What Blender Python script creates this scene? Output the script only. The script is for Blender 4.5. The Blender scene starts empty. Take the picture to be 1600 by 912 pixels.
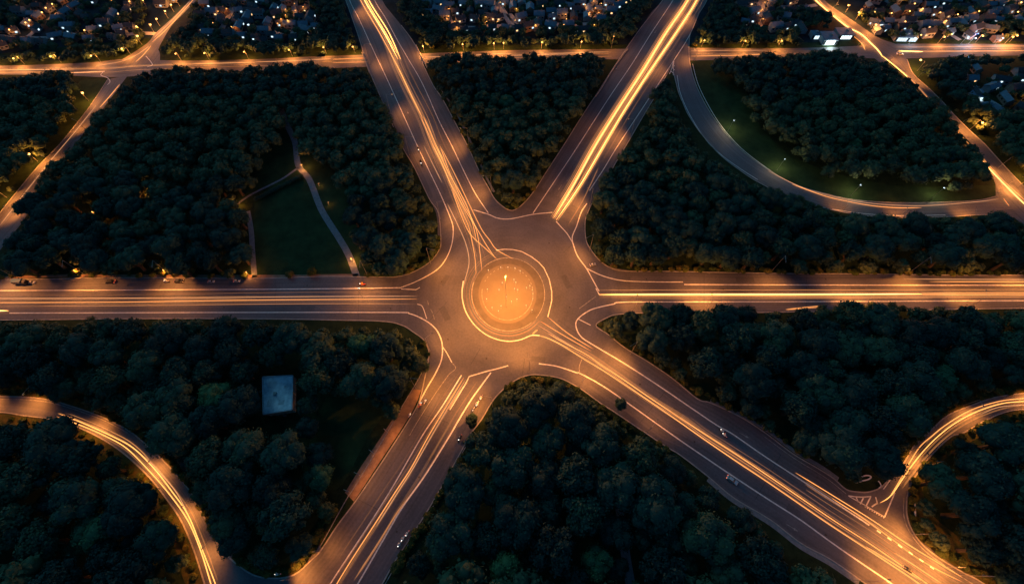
import bpy, bmesh, math, random
import numpy as np
from mathutils import Vector, Matrix
from mathutils.geometry import tessellate_polygon
random.seed(7); rng = np.random.default_rng(7)
S = bpy.context.scene; C = S.collection; R = math.radians
# ------------------------------------------------ camera, sky, exposure
CH, F, TILT = 195.0, 720.0, 30.0
cd = bpy.data.cameras.new('camera'); cam = bpy.data.objects.new('camera', cd); C.objects.link(cam)
cd.sensor_width = 36; cd.lens = 36*F/1600; cd.clip_start = 1; cd.clip_end = 20000
cam.location = (0, 0, CH); cam.rotation_euler = (R(TILT), 0, 0); S.camera = cam
W = bpy.data.worlds.new('World'); S.world = W; W.use_nodes = True
nt = W.node_tree; bg = nt.nodes['Background']
sky = nt.nodes.new('ShaderNodeTexSky'); sky.sky_type = 'NISHITA'; sky.sun_disc = False
SUN_EL, SUN_ROT = 32.0, 320.0
sky.sun_elevation = R(SUN_EL); sky.sun_rotation = R(SUN_ROT); sky.altitude = 300; sky.ozone_density = 3; sky.dust_density = .3
tint = nt.nodes.new('ShaderNodeMixRGB'); tint.blend_type = 'MULTIPLY'; tint.inputs[0].default_value = 1
tint.inputs[2].default_value = (.18, .55, .68, 1)           # deep dusk: the air above is already night blue
nt.links.new(sky.outputs[0], tint.inputs[1]); nt.links.new(tint.outputs[0], bg.inputs[0])
bg.inputs[1].default_value = 0.032
sd = bpy.data.lights.new('sun', 'SUN'); sd.energy = 0.10; sd.angle = R(20); sd.color = (.30, .85, 1)
so = bpy.data.objects.new('sun', sd); C.objects.link(so)
so.rotation_euler = (R(90-SUN_EL), 0, R(180-SUN_ROT))
S.view_settings.view_transform = 'Standard'; S.view_settings.look = 'None'
S.view_settings.exposure = 1.6; S.view_settings.gamma = 1
cy = S.cycles
cy.max_bounces = 4; cy.transparent_max_bounces = 24; cy.diffuse_bounces = 2; cy.glossy_bounces = 2; cy.transmission_bounces = 2
cy.caustics_reflective = cy.caustics_refractive = False; cy.sample_clamp_indirect = 2; cy.use_denoising = True
LAMP = (1.0, .31, .05)
# ------------------------------------------------ mapping photo points to the ground
cT, sT = math.cos(R(TILT)), math.sin(R(TILT))
def gnd(X, Y, h=0.0):
    u = (np.asarray(X, float)-800)/F; w = (456-np.asarray(Y, float))/F
    y = w*cT+sT; z = w*sT-cT
    t = (h-CH)/z
    return u*t, y*t
def G(X, Y, h=0.0):
    x, y = gnd(X, Y, h); return Vector((float(x), float(y), h))
def pix(x, y, z):
    x, y, z = (np.asarray(a, float) for a in (x, y, z)); dz = z-CH
    yc = y*cT+dz*sT; zc = -y*sT+dz*cT
    return 800+F*x/(-zc), 456-F*yc/(-zc)
def PL(s):
    v = [float(a) for a in s.replace(',', ' ').split()]; return [(v[i], v[i+1]) for i in range(0, len(v), 2)]
def smooth(P, n=6):
    P = np.array(P, float)
    if len(P) < 3: return np.array([P[0]+(P[-1]-P[0])*t for t in np.linspace(0, 1, n+1)])
    Q = np.vstack([2*P[0]-P[1], P, 2*P[-1]-P[-2]]); out = []
    for i in range(1, len(Q)-2):
        a, b, c, d = Q[i-1:i+3]
        for t in np.linspace(0, 1, n, endpoint=False):
            out.append(.5*((2*b)+(c-a)*t+(2*a-5*b+4*c-d)*t*t+(3*b-a-3*c+d)*t**3))
    out.append(P[-1]); return np.array(out)
def wline(P, n=6, sm=True, h=0.0):
    Q = smooth(P, n) if sm else np.array(P, float)
    x, y = gnd(Q[:, 0], Q[:, 1], h); return np.stack([x, y], 1)
def resamp(Q, n):
    d = np.r_[0, np.cumsum(np.hypot(*np.diff(Q, axis=0).T))]; t = np.linspace(0, d[-1], n)
    return np.stack([np.interp(t, d, Q[:, 0]), np.interp(t, d, Q[:, 1])], 1)
def inpoly(x, y, poly):
    x = np.asarray(x, float); y = np.asarray(y, float); ins = np.zeros(x.shape, bool); n = len(poly)
    for i in range(n):
        x1, y1 = poly[i]; x2, y2 = poly[i-1]
        if y1 == y2: continue
        c = ((y1 > y) != (y2 > y)) & (x < (x2-x1)*(y-y1)/(y2-y1)+x1); ins ^= c
    return ins
def edist(x, y, poly):
    P = np.array(poly); Q = np.roll(P, -1, 0); best = 1e9
    for a, b in zip(P, Q):
        d = b-a; L = d@d+1e-9; t = min(1, max(0, ((x-a[0])*d[0]+(y-a[1])*d[1])/L))
        best = min(best, math.hypot(x-a[0]-t*d[0], y-a[1]-t*d[1]))
    return best
# ------------------------------------------------ objects
def tag(o, label=None, cat=None, group=None, kind=None):
    for k, v in (('label', label), ('category', cat), ('group', group), ('kind', kind)):
        if v: o[k] = v
    return o
def link(name, data, parent=None, loc=None, rz=0):
    o = bpy.data.objects.new(name, data); C.objects.link(o)
    if parent: o.parent = parent
    if loc is not None: o.location = loc
    if rz: o.rotation_euler = (0, 0, rz)
    return o
def mesh(name, v, f, mat, smooth_=False):
    me = bpy.data.meshes.new(name); me.from_pydata([tuple(a) for a in v], [], [tuple(a) for a in f]); me.materials.append(mat)
    if smooth_: me.polygons.foreach_set('use_smooth', [True]*len(me.polygons))
    me.update(); return me
def obj(name, v, f, mat, parent=None, loc=None, rz=0, sm=False): return link(name, mesh(name, v, f, mat, sm), parent, loc, rz)
def empty(name, loc, rz=0): return link(name, None, None, loc, rz)
def copy_tree(o, parent=None):
    c = o.copy(); C.objects.link(c); c.parent = parent
    for ch in list(o.children): copy_tree(ch, c)
    return c
class MB:
    def __init__(s): s.v = []; s.f = []
    def add(s, v, f): n = len(s.v); s.v += [tuple(a) for a in v]; s.f += [tuple(i+n for i in a) for a in f]; return s
    def box(s, x0, x1, y0, y1, z0, z1, tx=0, ty=0):
        return s.add([(x0, y0, z0), (x1, y0, z0), (x1, y1, z0), (x0, y1, z0), (x0+tx, y0+ty, z1), (x1-tx, y0+ty, z1), (x1-tx, y1-ty, z1), (x0+tx, y1-ty, z1)],
                     [(3, 2, 1, 0), (4, 5, 6, 7), (0, 1, 5, 4), (1, 2, 6, 5), (2, 3, 7, 6), (3, 0, 4, 7)])
    def tube(s, a, b, r0, r1=None, n=8):
        r1 = r0 if r1 is None else r1; a = Vector(a); b = Vector(b); d = (b-a).normalized()
        p = d.orthogonal().normalized(); q = d.cross(p); V = []
        for c, r in ((a, r0), (b, r1)):
            for i in range(n):
                t = 2*math.pi*i/n; V.append(c+(p*math.cos(t)+q*math.sin(t))*r)
        return s.add(V, [(i, (i+1) % n, n+(i+1) % n, n+i) for i in range(n)]+[tuple(range(n-1, -1, -1)), tuple(range(n, 2*n))])
    def ball(s, c, r, n=8, m=5, sz=1):
        V = [(c[0], c[1], c[2]+r*sz)]
        for j in range(1, m):
            a = math.pi*j/m
            for i in range(n): t = 2*math.pi*i/n; V.append((c[0]+r*math.sin(a)*math.cos(t), c[1]+r*math.sin(a)*math.sin(t), c[2]+r*sz*math.cos(a)))
        V.append((c[0], c[1], c[2]-r*sz)); L = len(V)-1
        Fc = [(0, 1+i, 1+(i+1) % n) for i in range(n)]
        for j in range(m-2):
            a = 1+j*n; Fc += [(a+i, a+n+i, a+n+(i+1) % n, a+(i+1) % n) for i in range(n)]
        a = 1+(m-2)*n; Fc += [(a+i, L, a+(i+1) % n) for i in range(n)]
        return s.add(V, Fc)
    def ring(s, c, axis_y, r, w, t=.05, n=14):   # wheel ring in the x-z plane, thickness along y
        V = []
        for i in range(n):
            a = 2*math.pi*i/n
            for rr, yy in ((r, -w), (r, w), (r-t, w), (r-t, -w)): V.append((c[0]+rr*math.cos(a), c[1]+yy, c[2]+rr*math.sin(a)))
        Fc = []
        for i in range(n):
            a, b = 4*i, 4*((i+1) % n); Fc += [(a+k, a+(k+1) % 4, b+(k+1) % 4, b+k) for k in range(4)]
        return s.add(V, Fc)
    def build(s, name, mat, parent=None, loc=None, rz=0, sm=False): return obj(name, s.v, s.f, mat, parent, loc, rz, sm)
# ------------------------------------------------ materials
def mat(name, col, rough=.8, metal=0, noise=0, scale=1.0, col2=None, emit=None, es=0, bump=0, spec=.3, detail=5):
    m = bpy.data.materials.new(name); m.use_nodes = True; n = m.node_tree; b = n.nodes['Principled BSDF']
    b.inputs['Base Color'].default_value = (*col, 1); b.inputs['Roughness'].default_value = rough; b.inputs['Metallic'].default_value = metal
    b.inputs['Specular IOR Level'].default_value = spec
    if emit: b.inputs['Emission Color'].default_value = (*emit, 1); b.inputs['Emission Strength'].default_value = es
    if noise or bump:
        tc = n.nodes.new('ShaderNodeTexCoord'); nz = n.nodes.new('ShaderNodeTexNoise'); nz.inputs['Scale'].default_value = scale; nz.inputs['Detail'].default_value = detail
        nz.inputs['Roughness'].default_value = .65
        n.links.new(tc.outputs['Object'], nz.inputs['Vector'])
        if noise:
            r = n.nodes.new('ShaderNodeValToRGB'); c2 = col2 or tuple(c*(1-noise) for c in col)
            r.color_ramp.elements[0].position = .36; r.color_ramp.elements[1].position = .66
            r.color_ramp.elements[0].color = (*c2, 1); r.color_ramp.elements[1].color = (*col, 1)
            n.links.new(nz.outputs[0], r.inputs[0]); n.links.new(r.outputs[0], b.inputs['Base Color'])
        if bump:
            bp = n.nodes.new('ShaderNodeBump'); bp.inputs['Strength'].default_value = bump; bp.inputs['Distance'].default_value = .3
            n.links.new(nz.outputs[0], bp.inputs['Height']); n.links.new(bp.outputs[0], b.inputs['Normal'])
    return m
def asphalt(name, mode='arm', base=.085):
    """worn asphalt: fine grain, broad patches, wheel-worn streaks along the lanes (UV) or round the centre"""
    m = bpy.data.materials.new(name); m.use_nodes = True; n = m.node_tree; L = n.links; b = n.nodes['Principled BSDF']
    b.inputs['Roughness'].default_value = .72; b.inputs['Specular IOR Level'].default_value = .35
    tc = n.nodes.new('ShaderNodeTexCoord')
    def noise(vec, sc, det=4, out=None):
        z = n.nodes.new('ShaderNodeTexNoise'); z.inputs['Scale'].default_value = sc; z.inputs['Detail'].default_value = det; L.new(vec, z.inputs['Vector']); return z.outputs[0]
    def math_(op, a, bb):
        q = n.nodes.new('ShaderNodeMath'); q.operation = op
        for i, s in enumerate((a, bb)):
            if isinstance(s, (int, float)): q.inputs[i].default_value = s
            else: L.new(s, q.inputs[i])
        return q.outputs[0]
    grain = noise(tc.outputs['Object'], 1.1, 6); patch = noise(tc.outputs['Object'], .06, 3)
    if mode == 'arm':
        mp = n.nodes.new('ShaderNodeMapping'); mp.inputs['Scale'].default_value = (1.1, .012, 1); L.new(tc.outputs['UV'], mp.inputs['Vector']); st = noise(mp.outputs[0], 1.0, 5)
        mp2 = n.nodes.new('ShaderNodeMapping'); mp2.inputs['Scale'].default_value = (.33, .004, 1); L.new(tc.outputs['UV'], mp2.inputs['Vector']); st2 = noise(mp2.outputs[0], 1.0, 3)
    else:
        cx, cyy, _ = G(797, 460)
        sub = n.nodes.new('ShaderNodeVectorMath'); sub.operation = 'SUBTRACT'; sub.inputs[1].default_value = (cx, cyy, 0); L.new(tc.outputs['Object'], sub.inputs[0])
        sc = n.nodes.new('ShaderNodeVectorMath'); sc.operation = 'MULTIPLY'; sc.inputs[1].default_value = (1, .866, 0); L.new(sub.outputs[0], sc.inputs[0])
        ln = n.nodes.new('ShaderNodeVectorMath'); ln.operation = 'LENGTH'; L.new(sc.outputs[0], ln.inputs[0])
        cb = n.nodes.new('ShaderNodeCombineXYZ'); L.new(ln.outputs['Value'], cb.inputs[0])
        pt = noise(tc.outputs['Object'], .03, 2); L.new(math_('MULTIPLY', pt, 9.0), cb.inputs[1])
        st = noise(cb.outputs[0], .35, 2); st2 = noise(cb.outputs[0], .16, 2)
    s = math_('ADD', math_('MULTIPLY', math_('SUBTRACT', grain, .5), .7), math_('MULTIPLY', math_('SUBTRACT', patch, .5), .9))
    s = math_('ADD', s, math_('MULTIPLY', math_('SUBTRACT', st, .5), 1.0 if mode == 'arm' else .5)); s = math_('ADD', s, math_('MULTIPLY', math_('SUBTRACT', st2, .5), .6))
    s = math_('MAXIMUM', math_('ADD', s, 1.0), .25)
    mx = n.nodes.new('ShaderNodeVectorMath'); mx.operation = 'SCALE'; mx.inputs[0].default_value = (base*1.0, base*.98, base*1.12); L.new(s, mx.inputs['Scale'])
    L.new(mx.outputs[0], b.inputs['Base Color'])
    bp = n.nodes.new('ShaderNodeBump'); bp.inputs['Strength'].default_value = .15; bp.inputs['Distance'].default_value = .1; L.new(grain, bp.inputs['Height']); L.new(bp.outputs[0], b.inputs['Normal'])
    return m
def emis(name, col, st):
    m = bpy.data.materials.new(name); m.use_nodes = True; n = m.node_tree; n.nodes.clear()
    e = n.nodes.new('ShaderNodeEmission'); o = n.nodes.new('ShaderNodeOutputMaterial'); e.inputs[0].default_value = (*col, 1); e.inputs[1].default_value = st
    n.links.new(e.outputs[0], o.inputs[0]); return m
def leafmat(name, a, b_, c):
    m = bpy.data.materials.new(name); m.use_nodes = True; n = m.node_tree; L = n.links; b = n.nodes['Principled BSDF']
    b.inputs['Roughness'].default_value = .75; b.inputs['Specular IOR Level'].default_value = .15
    at = n.nodes.new('ShaderNodeAttribute'); at.attribute_name = 'tint'
    oi = n.nodes.new('ShaderNodeObjectInfo')
    ad = n.nodes.new('ShaderNodeMath'); ad.operation = 'MULTIPLY_ADD'; ad.inputs[1].default_value = .7; L.new(oi.outputs['Random'], ad.inputs[0]); L.new(at.outputs['Fac'], ad.inputs[2])
    r = n.nodes.new('ShaderNodeValToRGB'); e = r.color_ramp.elements; e[0].position = .1; e[1].position = 1.1
    e[0].color = (*a, 1); e[1].color = (*c, 1); x = e.new(.65); x.color = (*b_, 1)
    L.new(ad.outputs[0], r.inputs[0]); L.new(r.outputs[0], b.inputs['Base Color']); return m
M = dict(
    arm=asphalt('arm_asphalt', 'arm'), hub=asphalt('hub_asphalt', 'hub'), lane=asphalt('lane_asphalt', 'arm', .095),
    grass=mat('meadow_grass', (.022, .036, .014), .95, noise=.5, scale=.35, bump=.5, col2=(.008, .018, .008), spec=.1),
    lawn=mat('lawn_grass', (.030, .056, .020), .95, noise=.5, scale=.13, bump=.4, col2=(.012, .028, .011), detail=9, spec=.1),
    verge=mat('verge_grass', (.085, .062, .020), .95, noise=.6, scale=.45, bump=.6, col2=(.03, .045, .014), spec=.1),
    town=mat('town_ground', (.014, .028, .040), .95, noise=.6, scale=.08, spec=.1),
    path=mat('path_surface', (.19, .21, .23), .9, noise=.35, scale=.7), street=mat('street_surface', (.32, .31, .31), .9, noise=.3, scale=.3), dirt=mat('footway_surface', (.26, .17, .11), .9, noise=.35, scale=.5),
    kerb=mat('kerb_stone', (.36, .34, .31), .85, noise=.35, scale=.6), paint=mat('road_paint', (.78, .76, .70), .7, noise=.35, scale=.8),
    worn=mat('worn_paint', (.33, .32, .30), .75, noise=.6, scale=.9), island=mat('island_paving', (.14, .12, .095), .85, noise=.10, scale=.16),
    apron=mat('apron_paving', (.108, .096, .085), .85, noise=.25, scale=.2), bark=mat('bark', (.07, .05, .035), .9, noise=.4, scale=3),
    leaf=leafmat('leaves', (.008, .024, .021), (.022, .052, .038), (.055, .080, .038)),
    brightleaf=leafmat('bright_leaves', (.024, .066, .036), (.036, .10, .046), (.09, .16, .055)),
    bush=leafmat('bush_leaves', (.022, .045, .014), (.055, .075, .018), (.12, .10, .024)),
    pole=mat('lamp_steel', (.30, .30, .30), .5, .6), housing=mat('lamp_housing', (.12, .12, .12), .5, .4),
    globe=emis('lamp_glow', (1, .44, .10), 2.4), white_globe=emis('lamp_white_glow', (.75, .95, 1), 2.5), blue_globe=emis('lamp_blue_glow', (.12, .35, 1), 1.5),
    lens=emis('lamp_lens', (1, .5, .18), 3), stud=emis('island_lamp_glow', (1, .72, .42), 1.0),
    win=emis('lit_window', (.62, .88, 1.0), .55), winw=emis('lit_window_warm', (1, .62, .28), .6), shop=emis('shop_front_light', (.80, 1, .98), .8),
    wall=mat('render_wall', (.24, .26, .28), .85, noise=.2, scale=.5), brick=mat('brick_wall', (.20, .14, .11), .9, noise=.3, scale=1),
    rooftile=mat('roof_tiles', (.06, .065, .075), .8, noise=.4, scale=.8), paleroof=mat('pale_roof', (.14, .19, .24), .6, noise=.3, scale=.5),
    flatroof=mat('worn_flat_roof', (.80, .84, .84), .75, noise=.7, scale=.22, col2=(.30, .37, .42), detail=9), felt=mat('roof_patch', (.50, .54, .56), .8, noise=.3, scale=.6),
    glass=mat('dark_glass', (.02, .025, .03), .15, spec=.6), tyre=mat('tyre', (.02, .02, .02), .9), chrome=mat('chrome', (.6, .6, .6), .3, .9),
    white=mat('white_metal', (.75, .75, .75), .5), grey=mat('grey_concrete', (.33, .33, .32), .85, noise=.3, scale=.7),
    head=emis('head_light_glow', (1, .93, .8), 1.6), tail=emis('tail_light_glow', (1, .12, .05), .9),
)
# ------------------------------------------------ surfaces
def ribbon_arrays(Q, w, z, closed=False):
    Q = np.asarray(Q); T = np.gradient(Q, axis=0); T /= np.maximum(np.hypot(T[:, 0], T[:, 1])[:, None], 1e-6)
    N = np.stack([-T[:, 1], T[:, 0]], 1); A = Q+N*w/2; B = Q-N*w/2; n = len(Q)
    V = [(a[0], a[1], z) for a in A]+[(b[0], b[1], z) for b in B]
    return V, [(i+n, i+1+n, i+1, i) for i in range(n-1)]
def ribbon(name, P, w, z, m, parent=None, sm=True):
    if name == 'lane_line': w *= 1.45
    V, Fc = ribbon_arrays(wline(P, sm=sm), w, z); return obj(name, V, Fc, m, parent)
def bar_ribbon(name, Q, w, z0, z1, m, parent=None, taper=False):
    Q = np.asarray(Q); w = np.full((len(Q), 1), w)
    if taper: w[0] *= .08; w[-1] *= .08; w[1] *= .6; w[-2] *= .6
    T = np.gradient(Q, axis=0); T /= np.maximum(np.hypot(T[:, 0], T[:, 1])[:, None], 1e-6)
    N = np.stack([-T[:, 1], T[:, 0]], 1); A = Q+N*w/2; B = Q-N*w/2; V = []; n = len(Q)
    for a, b in zip(A, B): V += [(a[0], a[1], z0), (a[0], a[1], z1), (b[0], b[1], z1), (b[0], b[1], z0)]
    Fc = []
    for i in range(n-1):
        p, q = 4*i, 4*i+4; Fc += [(p+k, q+k, q+(k+1) % 4, p+(k+1) % 4) for k in range(4)]
    Fc += [(0, 1, 2, 3), (4*n-1, 4*n-2, 4*n-3, 4*n-4)]
    return obj(name, V, Fc, m, parent)
def poly(name, P, z, m, parent=None, sm=False):
    Q = wline(P, 4, sm)
    tri = tessellate_polygon([[Vector((a[0], a[1], 0)) for a in Q]])
    V = [(a[0], a[1], z) for a in Q]; Fc = []
    for t in tri:
        a, b, c = (Q[i] for i in t); cr = (b[0]-a[0])*(c[1]-a[1])-(b[1]-a[1])*(c[0]-a[0]); Fc.append(t if cr > 0 else t[::-1])
    return obj(name, V, Fc, m, parent)
def subdiv(Q, n): return resamp(Q, n)
ROADPX = []
def road(label, Lp, Rp, z, m, n=60, name='road', nx=1):
    """carriageway between two traced edges, UVs in metres across and along"""
    ROADPX.append(list(Lp)+list(Rp)[::-1])
    A = resamp(wline(Lp), n); B = resamp(wline(Rp), n)
    V = []; UV = []; s = 0
    for i in range(n):
        if i: s += float(np.hypot(*((A[i]+B[i]-A[i-1]-B[i-1])/2)))
        w = float(np.hypot(*(A[i]-B[i])))
        V += [(A[i][0], A[i][1], z), (B[i][0], B[i][1], z)]; UV += [(-w/2, s), (w/2, s)]
    Fc = []
    for i in range(n-1):
        f = (2*i, 2*i+1, 2*i+3, 2*i+2); a, b, c = (V[k] for k in f[:3])
        if (b[0]-a[0])*(c[1]-a[1])-(b[1]-a[1])*(c[0]-a[0]) < 0: f = f[::-1]
        Fc.append(f)
    me = mesh(name, V, Fc, m); uv = me.uv_layers.new(name='UVMap')
    for lp in me.loops: uv.data[lp.index].uv = UV[lp.vertex_index]
    o = link(name, me); tag(o, label, kind='structure'); return o
g = MB(); n = 24; e = 9000
g.add([(-e, -e, 0), (e, -e, 0), (e, e, 0), (-e, e, 0)], [(0, 1, 2, 3)])
tag(g.build('ground', M['grass']), 'dark grassy ground between the roads', kind='structure')
tag(poly('town_ground', PL('-500,-260 2100,-260 2100,66 1620,66 1380,58 1300,66 1080,70 660,70 540,74 230,60 0,84 -500,100'), .008, M['town']), 'dark ground of the housing estates beyond the north road', kind='structure')
# main arms ----------------------------------------------------
NWl = PL('519,-60 540,0 551,33 561,60 568,83 574,103 588,137 602,169 617,199 628,228 648,263 671,311 682,335 684,370')
NWr = PL('572,-60 597,0 609,18 627,40 647,68 662,103 677,134 692,156 715,199 730,227 750,270 763,293 773,320 790,380')
NEl = PL('1075,-60 1036,0 1019,18 1002,43 987,63 974,83 951,118 931,149 908,184 881,227 853,270 835,298 820,330 790,380')
NEr = PL('1130,-60 1105,0 1092,23 1080,48 1070,74 1050,104 1030,140 1003,185 978,228 960,258 945,287 930,308 918,333 905,380')
Wu = PL('-120,437 0,437 200,434 400,435 508,432 592,433 660,432 700,432')
Wl = PL('-120,500 0,500 200,498 400,498 526,500 628,503 700,506')
Eu = PL('900,424 971,423 1009,424 1052,424 1201,427 1351,428 1503,430 1600,430 1720,431')
El = PL('900,492 965,490 1002,489 1040,488 1200,488 1566,482 1600,482 1720,481')
SWl = PL('700,540 672,570 664,592 656,624 646,645 624,680 590,732 556,782 526,822 501,860 486,875 468,892 440,930 400,990')
SWr = PL('800,594 778,616 766,632 753,654 736,677 723,700 695,751 670,794 644,835 616,878 597,912 560,975 530,1030')
SEu = PL('890,480 931,508 951,523 976,543 1014,566 1052,592 1090,623 1110,629 1153,649 1193,674 1238,708 1279,732 1302,747 1322,764 1365,795 1440,846 1505,894 1538,912 1640,985')
SEl = PL('830,585 876,591 893,599 913,611 936,628 961,644 999,670 1037,695 1062,710 1105,743 1146,777 1182,800 1204,812 1251,848 1297,873 1342,904 1420,960 1500,1020')
HUB = PL('671,311 683,326 687,356 689,376 686,391 672,409 648,424 610,433 610,502 628,508 645,518 662,531 670,548 669,566 665,576 645,607 768,628 778,616 800,595 825,585 850,586 876,591 893,599 913,611 978,546 951,523 931,508 951,495 985,489 985,423 951,417 936,406 924,391 916,376 912,352 918,333 840,290 820,316 808,326 798,329 786,323 773,311 755,280')
north_l = (PL('-120,104 0,103 100,100 150,97 200,92 240,94 300,95 398,93 480,89 566,86 655,84 798,79 951,77 1080,75 1198,76 1300,74 1400,69 1500,69 1600,69 1720,68'),
           PL('-120,118 0,117 100,118 160,121 200,120 250,116 300,114 398,111 480,108 566,105 655,100 798,95 951,93 1080,95 1198,91 1300,90 1400,92 1500,89 1600,87 1720,86'))
Rn = road('orange lit dual carriageway crossing the top of the view', *north_l, .02, M['lane'], 90)
Rll = road('lit road from the far left junction down to the left edge', PL('169,124 141,166 121,192 93,226 60,260 28,298 0,333 -60,400'), PL('200,118 164,166 140,197 112,234 90,262 62,300 35,347 2,388 -50,470'), .03, M['lane'], 30)
Rlt = road('lit road climbing from the far left junction to the top edge', PL('160,112 217,77 234,64 242,53 270,28 297,0 330,-40'), PL('250,112 250,84 248,76 267,42 283,25 308,0 350,-40'), .035, M['lane'], 30)
Rrt = road('busy lit road coming in from the top right to the junction', PL('1240,-40 1270,0 1287,13 1306,28 1321,43 1341,62 1349,75 1376,100'), PL('1258,-40 1288,0 1301,11 1326,28 1351,45 1374,60 1394,67 1430,80'), .035, M['lane'], 30)
Rrl = road('lit road running down the right side from the far right junction', PL('1366,82 1399,103 1422,126 1460,166 1490,198 1515,222 1532,245 1545,263 1556,290 1560,315 1620,372 1700,450'), PL('1408,82 1417,93 1427,116 1452,139 1477,164 1490,179 1513,202 1538,225 1568,258 1601,293 1660,350 1720,410'), .03, M['lane'], 40)
Rramp = road('curving slip road from the north-east arm round the lawn', PL('1092,22 1080,50 1077,63 1077,93 1085,126 1098,156 1118,189 1145,222 1170,245 1200,265 1238,287 1283,301 1326,311 1376,316 1427,317 1477,316 1528,313 1570,306'), PL('1070,40 1064,62 1056,80 1052,110 1060,144 1067,161 1075,179 1090,202 1108,224 1128,245 1150,262 1183,284 1230,306 1291,326 1351,337 1407,340 1477,339 1528,336 1590,340'), .045, M['lane'], 60)
Rcl = road('slip road curving along the wood in the bottom left corner', PL('-80,645 0,644 38,649 76,654 113,664 150,680 183,700 211,723 237,749 259,777 280,807 295,838 308,873 320,912 330,960'), PL('-80,618 0,619 38,620 76,624 108,633 141,644 166,654 192,667 212,680 244,708 267,731 287,754 305,779 319,807 331,830 347,860 375,890 420,985'), .045, M['lane'], 60)
tag(poly('road', PL('325,818 343,853 356,868 377,886 400,899 430,903 455,899 470,890 500,850 540,930 480,1000 380,1000 335,912'), .052, M['lane']), 'merge of the bottom left slip road and the south-west arm', kind='structure')
ROADPX.append(PL('325,818 343,853 356,868 377,886 400,899 430,903 455,899 470,890 500,850 540,930 480,1000 380,1000 335,912'))
Rcr = road('side road curving in from the right edge to the south-east arm', PL('1700,608 1601,614 1553,621 1515,634 1480,649 1452,674 1429,695 1416,716 1403,735 1388,749 1376,761 1350,770 1335,790'), PL('1700,636 1601,639 1566,645 1535,659 1503,677 1487,681 1465,700 1442,726 1424,754 1417,777 1417,805 1426,830 1444,862'), .045, M['lane'], 50)
tag(poly('road', PL('1302,747 1322,764 1340,768 1358,768 1376,761 1400,745 1425,770 1418,777 1417,805 1426,830 1444,853 1470,873 1505,894 1460,880 1360,800'), .052, M['lane']), 'flared mouth where the right side road meets the south-east arm', kind='structure')
ROADPX.append(PL('1302,747 1322,764 1340,768 1358,768 1376,761 1400,745 1425,770 1418,777 1417,805 1426,830 1444,853 1470,873 1505,894 1460,880 1360,800'))
RNW = road('wide north-west arm of the roundabout streaked with light', NWl, NWr, .06, M['arm'])
RNE = road('wide north-east arm of the roundabout under bright light trails', NEl, NEr, .06, M['arm'])
RW = road('west arm of the roundabout, dim in its middle', Wu, Wl, .06, M['arm'])
RE = road('east arm of the roundabout running straight to the right edge', Eu, El, .06, M['arm'])
RSW = road('south-west arm of the roundabout leaving at the bottom', SWl, SWr, .06, M['arm'])
RSE = road('long south-east arm of the roundabout leaving bottom right', SEu, SEl, .06, M['arm'], 80)
RH = tag(poly('road', HUB, .072, M['hub'], sm=False), 'broad asphalt hub round the glowing traffic island', kind='structure'); ROADPX.append(HUB)
tag(poly('road', PL('318,822 331,826 345,838 356,850 363,864 362,874 345,858 330,838'), .056, M['lane']), 'small grey lay-by beside the bottom left slip road', kind='structure')
# kerbs -----------------------------------------------------------
def kerb(P, parent, w=.45, sm=True): return bar_ribbon('kerb', wline(P, 5, sm), w, .0, .19, M['kerb'], parent)
KN = PL('627,40 647,68 662,103 677,134 692,156 715,199 730,227 750,270 763,293 773,311 786,323 798,329 808,326 820,316 835,298 853,270 881,227 908,184 931,149 951,118 974,83 1002,43 1036,0 1075,-60')
KNW = PL('519,-60 540,0 561,60 574,103 602,169 628,228 648,263 671,311 685,333 689,376 686,391 672,409 648,424 623,432 592,433 508,432 400,435 200,434 0,437 -120,437')
KSW = PL('-120,500 0,500 200,498 400,498 526,500 600,502 628,508 645,518 662,531 670,548 669,566 666,580 663,594 656,624 646,645 624,680 590,732 556,782 526,822 501,860 486,875 468,892')
KS = PL('530,1030 597,912 616,878 644,835 670,794 695,751 723,700 736,677 753,654 766,632 778,616 800,597 825,586 850,586 876,591 893,599 913,611 936,628 961,644 1037,695 1062,710 1105,743 1146,777 1204,812 1251,848 1297,873 1342,904 1420,960')
KSE = PL('1720,481 1566,482 1200,488 1040,488 1002,489 965,491 951,495 931,508 951,523 976,543 1014,566 1052,592 1090,623 1110,629 1153,649 1193,674 1238,708 1279,732 1302,747 1322,764 1340,768 1358,768 1376,761 1388,749 1403,735 1416,716 1429,695 1452,674 1480,649 1515,634 1553,621 1601,614 1700,608')
KNE = PL('1041,118 1030,140 1003,185 978,228 960,258 945,287 930,308 918,333 914,350 916,376 924,391 936,406 951,417 971,423 1009,424 1052,424 1201,427 1351,428 1503,430 1600,430 1720,431')
for P, p in ((KN, RNE), (KNW, RNW), (KSW, RSW), (KS, RSW), (KSE, RSE), (KNE, RE)): kerb(P, p)
kerb(PL('1130,-60 1105,0 1092,22 1080,50 1077,63 1077,93 1085,126 1098,156 1118,189 1145,222 1170,245 1200,265 1238,287 1283,301 1326,311 1376,316 1427,317 1477,316 1528,313 1556,307'), Rramp)
kerb(PL('1052,112 1060,144 1067,161 1075,179 1090,202 1108,224 1128,245 1150,262 1183,284 1230,306 1291,326 1351,337 1407,340 1477,339 1528,336 1560,336'), Rramp)
kerb(PL('-80,645 0,644 38,649 76,654 113,664 150,680 183,700 211,723 237,749 259,777 280,807 295,838 308,873 320,912'), Rcl)
kerb(PL('-80,618 0,619 38,620 76,624 108,633 141,644 166,654 192,667 212,680 244,708 267,731 287,754 305,779 319,807 331,828 343,853 356,868 377,886 400,899 430,903 455,899 468,892'), Rcl)
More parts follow.
